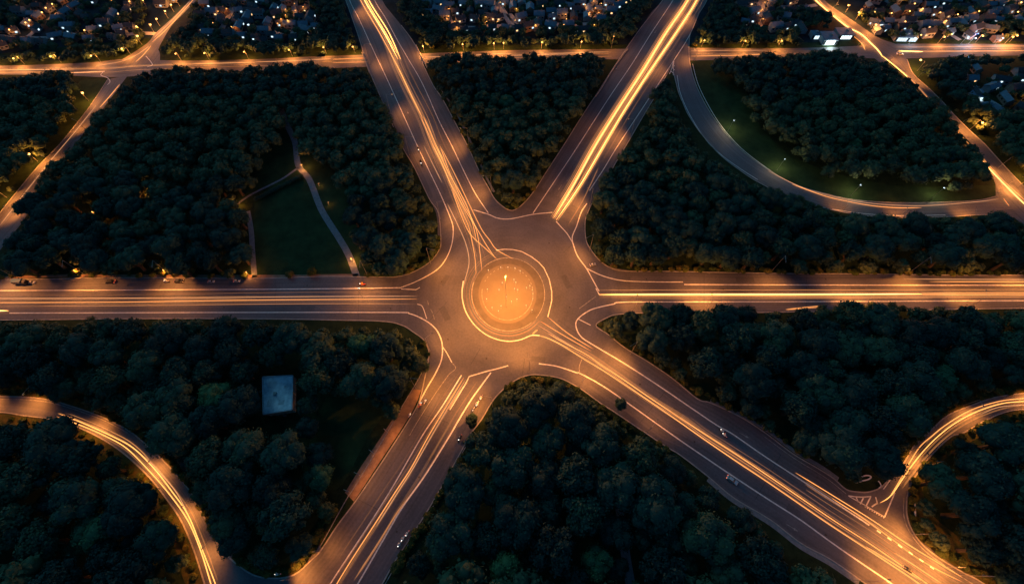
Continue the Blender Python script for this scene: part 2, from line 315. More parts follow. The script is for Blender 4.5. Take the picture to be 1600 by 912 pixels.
kerb(PL('1700,636 1601,639 1566,645 1535,659 1503,677 1487,681 1465,700 1442,726 1424,754 1417,777 1417,805 1426,830 1444,853 1470,873 1505,894 1538,912 1640,985'), Rcr)
kerb(PL('169,124 141,166 121,192 93,226 60,260 28,298 0,333'), Rll)
kerb(PL('1417,93 1427,116 1452,139 1477,164 1490,179 1513,202 1538,225 1568,258 1601,293'), Rrl)
# lane lines --------------------------------------------------------
def line(P, parent, w=.30, worn=False, name='lane_line', z=.086, sm=True): return ribbon(name, PL(P), w, z, M['worn' if worn else 'paint'], parent, sm)
line('526,-60 546,0 561,30 582,76 602,118 624,166 653,230 672,270 687,301 702,336 708,356 706,381 697,404 682,422 652,439 627,449', RNW)
line('560,-60 585,0 602,28 619,60 637,91 660,131 685,187 706,228 725,268 743,303 763,333', RNW)
line('740,328 763,335 778,341 798,342 833,335 863,332', RH, .35)
line('1076,-45 1052,0 1019,50 987,101 951,154 902,230 870,278 833,333', RNE)
line('1092,22 1076,58 1052,96 1014,154 964,230 944,263 921,298', RNE)
line('1052,96 1050,106 1046,116', RNE, .3); line('1053,96 1052,106 1052,118', RNE, .3)
for q in ('1051,101 1054,104', '1050,106 1054,110', '1048,111 1053,116'): line(q, RNE, .4, sm=False)
line('917,318 908,332 901,353 894,371 897,386 903,401 916,419 926,437 936,455', RE, .35)
line('916,419 939,430 964,437 989,439.5 1030,440.5 1067,440.6', RE, .35)
line('1069,444.5 1200,445 1400,445.5 1600,445.7 1720,446', RE, .42)
line('869,346 876,354 886,365 894,378', RNE, .35)
line('931,450 936,460', RE, .35, sm=False)
line('959,475 940,479 921,485 903,498 900,510 908,526 929,540 976,568 1027,601 1077,635 1120,664 1145,678 1200,716 1280,768 1358,820', RSE, .36)
line('959,475 976,472 1100,471.5 1300,471 1720,469', RE, .34)
line('903,498 923,508', RH, .3, sm=False); line('931,463 905,482', RH, .25, True, sm=False)
for i in range(6):
    a = (1370+i*16.6, 828+i*11.2); line(f'{a[0]},{a[1]} {a[0]+6},{a[1]+4.2}', RSE, .34, sm=False)
line('842,568 870,572 901,582 906,583 939,601 976,626 1052,680 1100,713 1143,742 1204,782 1251,812 1302,849 1353,884 1391,910 1450,955', RSE, .36)
line('906,583 905,573 909,561', RH, .22, True)
line('-120,454 0,454 200,453 400,452 520,451 627,449.5', RW, .36); line('627,451.5 650,452.5 656,449', RW, .3, sm=False)
line('15,489 200,488.5 400,488 614,488 640,490 660,498 675,508 685,520 691,538 690,561 680,584 667,606 655,629', RW, .36)
line('691,541 698,551 706,566', RH, .28); line('706,566 712,575 702,584', RH, .2, True)
line('652,475 660,479 667,498', RH, .25)
for q in ('673,483 676,489', '677,492 679,499', '668,470 670,477'): line(q, RH, .25, True, sm=False)
line('733,588 760,580 780,575 794,571', RH, .35)
line('721,586 690,636 660,680 616,756 578,817 517,910 480,970', RSW, .32)
line('733,588 727,600 703,640', RSW, .25)
line('767,582 753,601 735,626 715,659 703,680 667,738 629,792 593,853 560,910 520,975', RSW, .36)
line('702,584 680,615 652,659 640,680', RSW, .2, True)
line('669,560 655,590 630,632 600,684 556,757 540,782 505,845 490,868', RSW, .25, True)
line('732,690 708,732 683,780 655,824 628,866 600,915', RSW, .22, True)
line('1398,769 1382,807', Rcr, .3, sm=False); line('1325,774 1350,788 1382,807', Rcr, .25, sm=False); line('1325,774 1344,776 1361,775', Rcr, .3)
for a, b in (((1337, 775), (1341, 784)), ((1349, 777), (1344, 787)), ((1360, 776), (1352, 792)), ((1368, 776), (1371, 787)), ((1371, 785), (1362, 791))):
    line(f'{a[0]},{a[1]} {b[0]},{b[1]}', Rcr, .32, sm=False)
for i in range(9): line(f'{1351+i*3.6},{791.5+i*2.1} {1353+i*3.6},{790+i*2.1}', Rcr, .3, sm=False)
line('1380,764 1396,742', Rcr, .25, sm=False)
line('1193,681 1240,715 1290,746 1322,771', RSE, .22, True)
line('1412,777 1412,805 1422,832 1445,860 1480,886 1520,912', Rcr, .2, True)
line('1082,100 1090,130 1104,160 1124,193 1150,224 1175,246 1204,267', Rramp, .25); line('1058,118 1063,146 1079,182 1104,220 1128,243 1160,266 1184,281', Rramp, .25)
line('1300,327 1351,334 1407,337 1477,336', Rramp, .25)
line('-80,623 0,623.5 38,624 76,628 108,636.5 141,648 166,658 200,676', Rcl, .2, True)
line('116,114 140,113 164,112', Rn, .5); line('161,113 158,118 168,122 172,128 168,133', Rn, .35); line('228,88 235,96 238,102 230,105', Rn, .35)
for P in ('-50,108 0,107.5 120,106', '300,103 398,101.5', '480,98 566,95', '655,92 700,90.5', '800,87 951,84.5', '1080,84 1198,84', '1400,78 1500,77 1600,76'): line(P, Rn, .35, True)
# manholes and repair patches in the tarmac
M['patch'] = asphalt('repair_asphalt', 'hub', .068); M['seam'] = mat('sealed_seam', (.03, .03, .03), .6); M['iron'] = mat('cast_iron', (.05, .045, .04), .5, .6)
def slab(px, px2, w, parent, m='patch', z=.078, name='repair_patch'):
    a = G(*px); b = G(*px2); V, Fc = ribbon_arrays(np.array([[a.x, a.y], [b.x, b.y]]), w, z); obj(name, V, Fc, M[m], parent)
for q in ((612, 140, 617, 152, 3), (700, 262, 706, 276, 2.6), (985, 140, 978, 152, 3.2), (905, 262, 899, 274, 2.5), (250, 445, 275, 445, 3), (470, 482, 492, 482, 2.6), (1150, 437, 1178, 437, 3), (1330, 452, 1352, 452, 2.4), (680, 712, 672, 725, 2.8), (640, 720, 633, 730, 2.4), (1050, 640, 1064, 650, 3), (1230, 790, 1250, 804, 2.6), (690, 480, 700, 500, 3), (880, 430, 890, 450, 3), (830, 560, 852, 562, 2.6), (700, 430, 690, 445, 2.4)):
    slab(q[:2], q[2:4], q[4], RH)
for q in ((740, 352, 712, 378), (700, 470, 672, 500), (750, 545, 735, 570), (872, 500, 900, 520), (880, 395, 905, 372), (820, 560, 815, 590), (650, 470, 650, 500), (930, 470, 930, 490), (560, 436, 560, 500), (430, 436, 430, 498), (1100, 426, 1100, 486), (1260, 428, 1260, 486), (640, 265, 690, 245), (600, 150, 665, 120), (900, 235, 975, 235), (960, 110, 1030, 118), (700, 660, 640, 640), (600, 800, 560, 780), (1000, 660, 1040, 610), (1180, 780, 1220, 710)):
    slab(q[:2], q[2:], .12, RH, 'seam', .082, 'tar_seam')
for q in ((655, 200), (672, 262), (955, 175), (920, 262), (200, 446), (350, 480), (480, 446), (610, 482), (1010, 436), (1130, 452), (1290, 436), (1480, 466), (700, 640), (655, 745), (620, 830), (1000, 600), (1085, 690), (1160, 715), (1290, 835), (690, 440), (890, 480), (760, 560), (858, 380), (700, 530)):
    x, y = gnd(*q); obj('manhole_cover', [(x+.38*math.cos(k*.785), y+.38*math.sin(k*.785), .0835) for k in range(8)], [tuple(range(8))], M['iron'], RH)
# direction arrows painted on the tarmac
def arrow(px, px2, parent, s=1.0):
    a = G(*px); d = (G(*px2)-a); ang = math.atan2(d.y, d.x); V = [(-2.2, -.12), (.6, -.12), (.6, -.5), (2.2, 0), (.6, .5), (.6, .12), (-2.2, .12)]
    c, s_ = math.cos(ang), math.sin(ang)
    obj('lane_arrow', [(a.x+s*(x*c-y*s_), a.y+s*(x*s_+y*c), .087) for x, y in V], [(0, 1, 5, 6), (2, 3, 4)], M['worn'], parent)
arrow((637, 175), (640, 183), RNW); arrow((1163, 680), (1170, 684), RSE); arrow((1238, 824), (1246, 829), RSE); arrow((888, 280), (880, 292), RNE)
arrow((1024, 50), (1018, 60), RNE); arrow((964, 106), (958, 116), RNE); arrow((875, 293), (868, 304), RNE)
# the island: apron, disc, rings ------------------------------------
def ell(cx, cy_, rx, ry, a0=0, a1=360, n=64): return [(cx+rx*math.cos(R(a0+(a1-a0)*i/n)), cy_-ry*math.sin(R(a0+(a1-a0)*i/n))) for i in range(n+1)]
isl = tag(poly('roundabout_island', ell(793, 459, 46, 47)[:-1], .13, M['island']), 'round paved central island glowing under its lamps', kind='structure')
poly('apron', ell(794, 461, 57, 57)[:-1], .10, M['apron'], isl)
def rline(P, w, z, name='ring_line', m='paint', parent=isl): V, Fc = ribbon_arrays(wline(P, sm=False), w, z); return obj(name, V, Fc, M[m], parent)
rline(PL('775,391 788,389.5 801,390 815,393 830,401 842,410 850,419 858,436 862,455 862,470 856,495'), .42, .090)
rline(smooth(PL('724,439 722,455 723,470 728,487 737,502 748,514 762,524 780,531 798,533 815,530 830,524 843,524')), .5, .090)
rline(ell(794, 460, 57, 57, -40, 130), .3, .112, m='worn'); rline(ell(794, 460, 57, 57, 160, 310), .3, .112, m='worn')
bar_ribbon('kerb', wline(ell(793, 459, 45.5, 46.5), sm=False), .2, .05, .14, M['apron'], isl)
rline(ell(793, 459, 40, 41, 170, 350), .26, .14, m='worn'); 
for i in range(17): rline(ell(793, 459, 40, 41, -8+i*9.8, -8+i*9.8+4, 4), .28, .14, m='worn')
# lawns, paths, verges -----------------------------------------------
def area(name, P, z, m, label, sm=True): return tag(poly(name, PL(P), z, M[m], sm=sm), label, kind='structure')
area('lawn', '398,310 466,262 478,272 500,322 552,430 402,433 395,370', .012, 'lawn', 'triangular park lawn between two footpaths north of the west arm')
area('lawn', '368,318 400,300 462,262 461,235 445,195 432,175 400,230 372,290', .014, 'lawn', 'narrow upper lawn left of the park path fork')
area('lawn', '470,235 500,250 545,300 560,350 580,410 640,428 560,431 540,380 505,325', .016, 'lawn', 'narrow lawn between the park path and the wood')
area('lawn', '1080,97 1120,86 1160,130 1190,200 1260,255 1400,290 1560,290 1556,308 1427,317 1326,311 1238,287 1150,227 1098,156', .012, 'lawn', 'long curved lawn inside the slip road')
area('lawn', '1108,224 1118,215 1175,262 1195,288 1150,262', .013, 'lawn', 'small lit lawn outside the slip road bend')
area('lawn', '1417,93 1460,90 1475,96 1440,120 1427,116', .013, 'lawn', 'corner lawn beside the far right junction')
area('lawn', '125,126 166,125 141,166 118,190 100,170', .013, 'lawn', 'corner lawn below the far left junction')
area('lawn', '520,600 600,630 570,690 525,765 480,720 500,640', .012, 'lawn', 'dark clearing in the south-west wood')
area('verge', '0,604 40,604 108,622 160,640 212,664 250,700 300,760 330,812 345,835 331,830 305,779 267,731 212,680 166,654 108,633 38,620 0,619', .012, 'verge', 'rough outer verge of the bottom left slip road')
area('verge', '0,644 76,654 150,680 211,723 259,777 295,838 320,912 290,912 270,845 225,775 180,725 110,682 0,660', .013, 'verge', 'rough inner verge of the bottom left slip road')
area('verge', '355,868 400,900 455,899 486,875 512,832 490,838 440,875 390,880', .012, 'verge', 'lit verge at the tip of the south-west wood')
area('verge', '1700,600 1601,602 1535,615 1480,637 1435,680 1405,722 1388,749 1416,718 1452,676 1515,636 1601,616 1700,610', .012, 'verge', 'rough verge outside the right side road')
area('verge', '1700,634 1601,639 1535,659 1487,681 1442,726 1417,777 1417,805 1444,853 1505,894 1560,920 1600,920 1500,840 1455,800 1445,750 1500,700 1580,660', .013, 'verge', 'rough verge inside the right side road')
def path(P, w, label): return tag(ribbon('path', PL(P), w, .03, M['path']), label, kind='structure')
path('437,165 449,196 461,223 466,258 483,280 498,318 508,338 531,374 546,401 558,434', 3.3, 'main park footpath winding from the wood to the west arm')
path('466,262 440,280 398,301 380,312 367,322', 1.3, 'thin park footpath branching left to the lit corner')
path('387,330 390,345 393,366 395,400 398,434', 2.6, 'short grey footpath down the left side of the lawn')
path('968,790 975,850 985,912', 3.5, 'faint track through the bottom centre wood')
tag(poly('footway', PL('640,616 655,596 661,600 653,624 643,645 620,681 587,731 553,783 539,769 565,727 597,680 617,649'), .03, M['dirt']), 'orange brown footway beside the south-west arm', kind='structure')
exec_dirt = [('1140,776 1160,790 1152,784 1182,803 1204,815 1251,852 1297,878 1250,853 1204,817', None)]
tag(ribbon('footway', PL('1106,748 1146,781 1204,817 1251,853 1297,879 1342,910'), 2.0, .03, M['path']), 'broken pale footway edging the south-east arm', kind='structure')
tag(ribbon('footway', PL('1110,625 1155,646 1197,671 1241,704 1283,729 1310,748'), 1.6, .03, M['path']), 'pale footway above the south-east arm', kind='structure')
tag(ribbon('footway', PL('0,434 100,430.5 200,431 330,431.5 430,431.5 560,430'), 1.6, .03, M['dirt']), 'footway along the north side of the west arm', kind='structure')
tag(ribbon('footway', PL('690,140 715,180 740,232 760,277 772,300'), 1.2, .03, M['path']), 'footway along the north wedge', kind='structure')
# ------------------------------------------------ town streets
STREETS = ['460,-60 460,0 460,48', '428,50 445,50 468,49', '372,-30 362,15 353,33 344,50', '343,52 365,53 385,52', '665,-30 677,0 697,23 710,42 743,44', '758,41 780,41 800,41', '765,-30 776,0 786,18 800,40', '795,22 805,33 822,40',
 '970,-20 956,0 936,23 921,37 885,39 853,38', '1200,-30 1190,5 1185,42', '1376,31 1452,33 1520,31 1600,26 1680,22', '1452,36 1475,48 1500,63', '1395,8 1405,14 1418,20', '1220,10 1250,12 1276,8',
 '-60,76 0,70 15,61 40,59 60,43', '76,32 92,20 110,9 130,0', '-60,60 0,59 96,59', '200,54 220,52 242,53', '1505,112 1535,149 1558,164 1578,177 1640,200', '1390,5 1350,-20']
SW_W = [4, 4, 3.5, 3.5, 4, 3.5, 4, 4, 4, 5, 3, 3, 4, 3, 3, 3.5, 2.2, 3, 3, 3]
for s, w in zip(STREETS, SW_W): tag(ribbon('street', PL(s), w*1.2, .016, M['street']), None, kind='structure')
# ------------------------------------------------ street lamps
def spot(parent, z, x, energy, size=128, blend=1.0, col=LAMP, rad=.5, tilt=40):
    ld = bpy.data.lights.new('lamp_light', 'SPOT'); ld.energy = energy; ld.color = col; ld.spot_size = R(size); ld.spot_blend = blend; ld.shadow_soft_size = rad
    o = link('lamp_light', ld, parent, (x, 0, z)); o.rotation_euler = (0, R(-tilt), 0); return o
def point(parent, z, x, energy, col=LAMP, rad=.4):
    ld = bpy.data.lights.new('lamp_light', 'POINT'); ld.energy = energy; ld.color = col; ld.shadow_soft_size = rad
    return link('lamp_light', ld, parent, (x, 0, z))
PROTO = {}
def lampmesh(h, arm, glow):
    k = (h, arm, glow)
    if k in PROTO: return PROTO[k]
    p = MB(); p.tube((0, 0, 0), (0, 0, .5), .14, .14); p.tube((0, 0, .4), (0, 0, h), .10, .06); p.tube((0, 0, h-.05), (arm, 0, h+.25), .05, .045, 6)
    hd = MB(); hd.box(arm-.15, arm+.75, -.19, .19, h+.17, h+.36, .06, .05)
    if glow: gl = MB(); gl.ball((arm+.35, 0, h+.12), glow, 8, 6, .75)
    else: gl = MB(); gl.box(arm, arm+.62, -.13, .13, h+.10, h+.168)
    PROTO[k] = (mesh('pole', p.v, p.f, M['pole']), mesh('lamp_head', hd.v, hd.f, M['housing']), gl)
    return PROTO[k]
GM = {}; LHEADS = []
def lamp(px, toward, h, energy, label, group, glow=0, mat_='globe', arm=2.4, name='street_lamp', kind='spot', col=LAMP, rad=.35):
    """px: where the post stands (photo ground point); toward: a photo point the arm leans to"""
    a = G(*px); d = G(*toward)-a; t = empty(name, a, math.atan2(d.y, d.x)); tag(t, label, 'street lamp', group)
    P, Hd, gl = lampmesh(h, arm, glow)
    link('pole', P, t); link('lamp_head', Hd, t)
    u_ = d.normalized(); LHEADS.append((a.x, a.y)); LHEADS.append((a.x+u_.x*(arm+2.5), a.y+u_.y*(arm+2.5)))
    k = (h, arm, glow, mat_)
    if k not in GM: GM[k] = mesh('bulb', gl.v, gl.f, M['lens'] if not glow else M[mat_])
    b = link('bulb', GM[k], t)
    if energy:
        (spot if kind == 'spot' else point)(t, h+.05 if not glow else h-.55-glow*.5, arm+.35, energy, col=col, rad=rad)
    return t
K = 1.0
def lamps(pts, toward_of, h, en, label, group, **kw):
    if h == 10 and not kw: h = 14; kw = dict(arm=3.6)
    for p in pts:
        e = en*(p[2] if len(p) > 2 else 1)
        lamp(p[:2], toward_of(p), h, e*K, label, group, **kw)
PW = 11500
lamps([(578, 100, .7), (611, 178, .6), (640, 243, .6), (688, 342, .8)], lambda p: (p[0]+60, p[1]), 10, PW, 'cut-off street lamp on the left kerb of the north-west arm', 'street lamps along the north-west arm')
lamps([(553, 20, 1.1), (534, -30)], lambda p: (p[0]+60, p[1]), 10, PW, 'cut-off street lamp at the top of the north-west arm', 'street lamps at the top of the north-west arm')
lamps([(733, 230, .9), (768, 303, 1.0)], lambda p: (p[0]-60, p[1]), 10, PW, 'cut-off street lamp on the north wedge beside the north-west arm', 'street lamps on the north wedge')
lamps([(1088, 30), (1046, 110, .7), (984, 216, 1.0), (921, 322, 1.3)], lambda p: (p[0]-60, p[1]), 10, PW, 'cut-off street lamp on the right kerb of the north-east arm', 'street lamps along the north-east arm')
lamps([(20, 432, 1.3), (135, 431, 1.2), (268, 431, 1.2), (575, 431, .45)], lambda p: (p[0], p[1]+40), 10, PW, 'cut-off street lamp on the footway of the west arm', 'street lamps along the west arm')
lamps([(1095, 493, 1.6), (1330, 490, 1.3), (1500, 487, 1.3), (985, 495, .9)], lambda p: (p[0], p[1]-40), 10, PW, 'cut-off street lamp on the wood side of the east arm', 'street lamps along the east arm')
lamps([(1205, 424, .7), (1420, 426, 1.3), (1590, 428, 1.3)], lambda p: (p[0], p[1]+40), 10, PW, 'cut-off street lamp on the upper kerb of the east arm', 'street lamps on the upper kerb of the east arm')
lamps([(650, 607, 1.0), ], lambda p: (p[0]+60, p[1]+10), 10, PW, 'cut-off street lamp by the orange footway', 'street lamps by the orange footway')
lamps([(770, 636, 1.3)], lambda p: (p[0]-60, p[1]-10), 10, PW, 'cut-off street lamp on the right kerb of the south-west arm', 'street lamps on the right kerb of the south-west arm')
lamps([(985, 553, 1.1)], lambda p: (p[0]-60, p[1]+40), 10, PW, 'cut-off street lamp on the wood side of the south-east arm near the island', 'street lamps upper south-east arm')
lamps([(903, 612, 1.1), (1005, 680, .45)], lambda p: (p[0]+40, p[1]-60), 10, PW, 'cut-off street lamp on the lower kerb of the south-east arm', 'street lamps lower south-east arm')
lamps([(1390, 940, 1.6), (1330, 905, 1.0), (1500, 898, 1.2), (1560, 950, 1.2)], lambda p: (1430, 890), 10, PW, 'cut-off street lamp round the bright patch in the bottom right corner', 'street lamps in the bottom right corner')
lamps([(673, 412, .7), (826, 582, .9), (672, 548, .7), (921, 392, .75)], lambda p: (797, 460), 10, PW, 'cut-off street lamp on the outer kerb facing the roundabout', 'street lamps round the roundabout')
lamps([(70, 615, 1.0), (170, 650, 1.0), (262, 716, 1.1), (313, 784, 1.0), (345, 845, .7), (0, 614, 1.0)], lambda p: (p[0]-30, p[1]+40), 8, PW*.6, 'cut-off street lamp on the outer verge of the bottom left slip road', 'street lamps of the bottom left slip road')
lamps([(452, 905, 1.0), (500, 862, .25)], lambda p: (p[0]+30, p[1]-10), 8, PW*.6, 'cut-off street lamp at the tip of the south-west wood', 'street lamps at the tip of the south-west wood')
lamps([(1600, 608, 1.1), (1505, 633, 1.1), (1420, 704, .7)], lambda p: (p[0]+20, p[1]+40), 8, PW*.6, 'cut-off street lamp on the outer verge of the right side road', 'street lamps of the right side road')
lamps([(1450, 726, .5), (1425, 835, .8), (1480, 885, .6)], lambda p: (p[0]-40, p[1]), 8, PW*.6, 'cut-off street lamp on the inner verge of the right side road', 'street lamps inside the right side road')
for p, e_ in (((606, 676), 900), ((584, 708), 900), ((562, 742), 900), ((546, 768), 700)):  # lamps added so the whole footway strip is lit
    lamp(p, (p[0]+20, p[1]+10), 7.5, e_*1.5, 'added short shaded lamp lighting the orange footway beside the south-west arm', 'added short lamps on the orange footway', arm=1.4, name='park_lamp')
# posts with a visible lit head
for p, q, l in (((1137, 206), (1145, 196), 'white headed lamp post on the lawn near the top of the slip road'), ((1214, 266), (1226, 252), 'white headed lamp post on the lawn where the slip road bends'),
                ((1329, 306), (1340, 294), 'white headed lamp post on the lawn, third along the slip road'), ((1456, 310), (1468, 300), 'white headed lamp post on the lawn near the end of the slip road')):
    lamp(p, q, 7, 900, l, 'lamp posts on the slip road lawn', glow=.3, mat_='white_globe', arm=1.6, kind='point', col=(1, .72, .38))
for p, q, l in (((59, 252), (70, 262), 'glowing lamp on the left verge of the far left road'), ((11, 309), (20, 316), 'glowing lamp low on the far left road by the left edge'), ((139, 158), (150, 165), 'single glowing lamp on the corner lawn below the far left junction'),
                ((222, 70), (234, 76), 'brightest lamp just left of the far left junction'), ((1433, 111), (1420, 108), 'glowing lamp on the corner lawn beside the far right junction'), ((1516, 202), (1524, 214), 'glowing lamp above the bend of the right side road'),
                ((1598, 276), (1590, 285), 'glowing lamp at the right edge beside the lit road')):
    lamp(p, q, 7, 3200, l, None, glow=.62, kind='point', rad=.7)
lamps([(0, 102), (39, 101), (96, 98), (158, 97), (205, 86)], lambda p: (p[0]-8, p[1]-6+12), 6, 3600, 'orange lamp post on the far verge of the north road, left part', 'lamp posts of the north road, left part', glow=.5, kind='point', rad=.7)
lamps([(283, 94), (327, 93), (388, 91), (457, 88), (510, 84), (555, 83)], lambda p: (p[0], p[1]+8), 6, 3600, 'orange lamp post on the verge of the north road left of the north-west arm', 'lamp posts of the north road left of the arm', glow=.42, kind='point', rad=.7)
lamps([(663, 82), (724, 79), (772, 77.5), (787, 77), (846, 76), (907, 75)], lambda p: (p[0], p[1]+8), 6, 3600, 'orange lamp post on the verge of the north road between the two arms', 'lamp posts of the north road between the arms', glow=.44, kind='point', rad=.7)
lamp((955, 75.5), (955, 84), 10, 2400, 'tall pale lamp post beside the north road close to the north-east arm', None, glow=.3, kind='point')
lamps([(1096, 73), (1159, 74), (1215, 74)], lambda p: (p[0], p[1]+8), 6, 3600, 'orange lamp post on the verge of the north road right of the north-east arm', 'lamp posts of the north road right of the arm', glow=.42, kind='point', rad=.7)
lamps([(1465, 68, 1), (1524, 66.5), (1577, 66), (1570, 68)], lambda p: (p[0], p[1]+8), 6, 3600, 'orange lamp on the far side of the north road near the right edge', 'lamps of the north road near the right edge', glow=.52, kind='point', rad=.7)
lamps([(250, 41), (263, 29), (272, 19), (281, 10), (240.6, 50), (219, 53)], lambda p: (p[0]+10, p[1]+6), 6, 2200, 'orange lamp on the left side of the road climbing to the top left', 'lamps of the top left road', glow=.55, kind='point', rad=.7)
lamps([(1306, 9), (1321, 20), (1337, 31), (1363, 50)], lambda p: (p[0]-10, p[1]+6), 6, 3600, 'orange lamp on the right side of the busy top right road', 'lamps of the top right road', glow=.55, kind='point', rad=.7)
# hidden-in-the-trees lamps that light the far roads
lamps([(90, 262, 1), (135, 205, .8), (35, 340, 1)], lambda p: (p[0]-30, p[1]-10), 8, 6500, 'cut-off lamp on the wood side of the far left road', 'cut-off lamps of the far left road')
lamps([(1490, 205, .9), (1560, 300, 1.1), (1425, 132, .8)], lambda p: (p[0]+30, p[1]-10), 8, 6500, 'cut-off lamp on the wood side of the right road', 'cut-off lamps of the right road')
lamps([(1560, 262, .8), (1590, 292, 1)], lambda p: (p[0]-20, p[1]+20), 8, 6500, 'cut-off lamp on the outer side of the right road', 'cut-off lamps outside the right road')
lamps([(1505, 346, .7), (1400, 345, .5), (1310, 335, .35)], lambda p: (p[0], p[1]-30), 8, 6500, 'cut-off lamp on the wood side of the slip road end', 'cut-off lamps of the slip road end')
lamps([(1085, 95, .5)], lambda p: (p[0]-40, p[1]), 8, 6500, 'cut-off lamp on the lawn at the top of the slip road', 'cut-off lamp at the slip road top')
lamps([(1390, 98), (1340, 72), (1295, 24)], lambda p: (p[0]+20, p[1]-4), 7, 5500, 'cut-off lamp on the shop side of the busy top right road', 'cut-off lamps of the top right road')
# park lamps
for p, l in (((371, 324), 'low park lamp glowing at the lit path corner'), ((474, 264), 'low park lamp at the fork of the park path'), ((551, 409), 'low park lamp beside the path near the west arm'), ((123, 427), 'low lamp buried in yellow lit bushes left on the west arm'),
             ((260.5, 427), 'low lamp buried in yellow lit bushes by the two dark cars'), ((238, 313), 'low lamp glimmering deep in the west wood'), ((151, 337), 'faint low lamp deep in the west wood, left of the other one'), ((389, 430), 'low lamp at the foot of the short park path')):
    lamp(p, (p[0]+8, p[1]+2), 3.6, 650, l, None, glow=.26, arm=.3, kind='point', name='park_lamp')
for p, l in (((499, 291), 'small white path light on the narrow lawn'), ((514, 320), 'small white path light lower on the narrow lawn')):
    lamp(p, (p[0]+8, p[1]), 2.2, 60, l, None, glow=.2, arm=.2, kind='point', name='park_lamp')
lamp((568, 466), (568, 452), 8, 1500, 'lone lamp post with a white head on the median of the west arm', None, glow=.3, mat_='white_globe', arm=.6, kind='point')
# lamps of the island
cz = 720/912.0
def ipx(x, y): return 720+x*160/912., 385+y*160/912.
ST = [(245, 210), (355, 185), (420, 183), (473, 293), (490, 318), (369, 321), (237, 378), (340, 383), (479, 374), (507, 383), (585, 365), (615, 348), (637, 384), (642, 420), (641, 462), (406, 445), (500, 468), (451, 488), (230, 465), (358, 527), (278, 542), (582, 524), (634, 562), (335, 572), (530, 215), (482, 190)]
for i, q in enumerate(ST):
    X, Y = ipx(*q); x, y = gnd(X, Y, 3.2); t = empty('island_lamp', (float(x), float(y), .13)); tag(t, 'tiny pale lamp stud scattered on the glowing central island', 'bollard lamp', 'lamp studs on the central island')
    if 'il' not in GM:
        p = MB(); p.tube((0, 0, 0), (0, 0, 2.9), .05, .035, 6); b = MB(); b.ball((0, 0, 3.05), .17, 7, 5); GM['il'] = (mesh('pole', p.v, p.f, M['pole']), mesh('bulb', b.v, b.f, M['stud']))
    link('pole', GM['il'][0], t); link('bulb', GM['il'][1], t)
    dcen = math.hypot(X-790, Y-455)/45.0
    point(t, 4.2, 0, 22*(1.35-.6*min(1, dcen)), col=(1, .42, .09), rad=.9)
lamp((791, 478), (791, 470), 26, 72000, 'added slim high mast lamp casting the glow over the central island', None, glow=.2, kind='point', arm=.3, rad=1.0, col=(1, .32, .045), name='added_mast_lamp')  # added mast: its light makes the halo over island and hub
# ------------------------------------------------ light trails: glowing streaks hanging at lamp height over the lanes
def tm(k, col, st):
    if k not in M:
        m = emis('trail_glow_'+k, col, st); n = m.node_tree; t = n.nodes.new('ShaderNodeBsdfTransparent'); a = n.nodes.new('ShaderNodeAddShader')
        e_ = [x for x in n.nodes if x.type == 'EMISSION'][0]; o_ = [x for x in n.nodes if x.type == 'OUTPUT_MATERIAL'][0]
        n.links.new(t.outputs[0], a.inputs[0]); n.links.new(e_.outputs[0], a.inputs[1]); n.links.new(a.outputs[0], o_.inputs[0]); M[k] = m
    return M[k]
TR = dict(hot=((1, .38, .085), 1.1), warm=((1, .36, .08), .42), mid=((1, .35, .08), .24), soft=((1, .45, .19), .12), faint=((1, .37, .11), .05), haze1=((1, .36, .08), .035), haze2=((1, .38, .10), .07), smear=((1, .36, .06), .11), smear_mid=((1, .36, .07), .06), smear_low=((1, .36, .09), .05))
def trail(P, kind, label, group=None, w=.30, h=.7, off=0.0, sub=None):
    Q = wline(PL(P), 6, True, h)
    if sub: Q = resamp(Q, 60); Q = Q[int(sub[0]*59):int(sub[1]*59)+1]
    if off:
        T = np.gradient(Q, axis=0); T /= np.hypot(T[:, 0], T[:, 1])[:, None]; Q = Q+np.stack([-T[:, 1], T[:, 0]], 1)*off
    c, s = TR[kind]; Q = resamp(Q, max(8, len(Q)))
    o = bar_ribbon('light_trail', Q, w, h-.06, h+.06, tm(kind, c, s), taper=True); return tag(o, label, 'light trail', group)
L1 = 'bright headlight streaks on the upper part of the north-west arm'
NWA = '540,-60 569,0 602,55 622,93'; NWB = '550,-60 576,0 607,50 626,93'
trail(NWA, 'hot', L1, L1, .4); trail(NWB, 'hot', L1, L1, .34); trail('545,-60 572,0 604,54 621,85', 'hot', L1, L1, .2, off=.0)
trail('536,-60 563,0 595,55 622,106 640,144 655,174 661,186', 'mid', 'long single amber streak down the middle of the north-west arm', None, .5)
L2 = 'twin fine streaks in the middle of the north-west arm'
trail('657,182 668,206 677,228 690,255 705,290', 'mid', L2, L2, .22); trail('661,181 672,205 681,226 694,252', 'mid', L2, L2, .22)
L3 = 'amber streak sweeping from the north-west arm onto the ring'
for P in ('676,226 690,254 705,290 720,326 733,356 738,380 742,402 744,430', '687,226 702,268 723,316 738,343 746,366 750,395 753,424', '681,226 700,268 728,318 740,355 745,380', '690,232 712,275 735,323 753,359 765,375 776,390 801,404', '706,296 722,340 735,366 755,385 777,405', '700,280 728,330 745,357 760,383 774,403'):
    trail(P, 'mid', L3, L3, .26)
trail('699,318 715,351 728,381 733,409 727,436 723,452', 'soft', 'pale streak hugging the west side of the ring', None, .34)
trail('662,227 677,258 691,286', 'soft', 'short faint streak left of the bundle on the north-west arm', None, .3)
trail('744,425 737,450 740,475 758,503 778,515 800,517', 'faint', 'faint streak circling the left of the island', None, .24)
L4 = 'blazing streak of the left bundle on the north-east arm'
A0 = '1105,-60 1075,0 1038,55 1003,112 962,175 928,230 895,290 864,341'
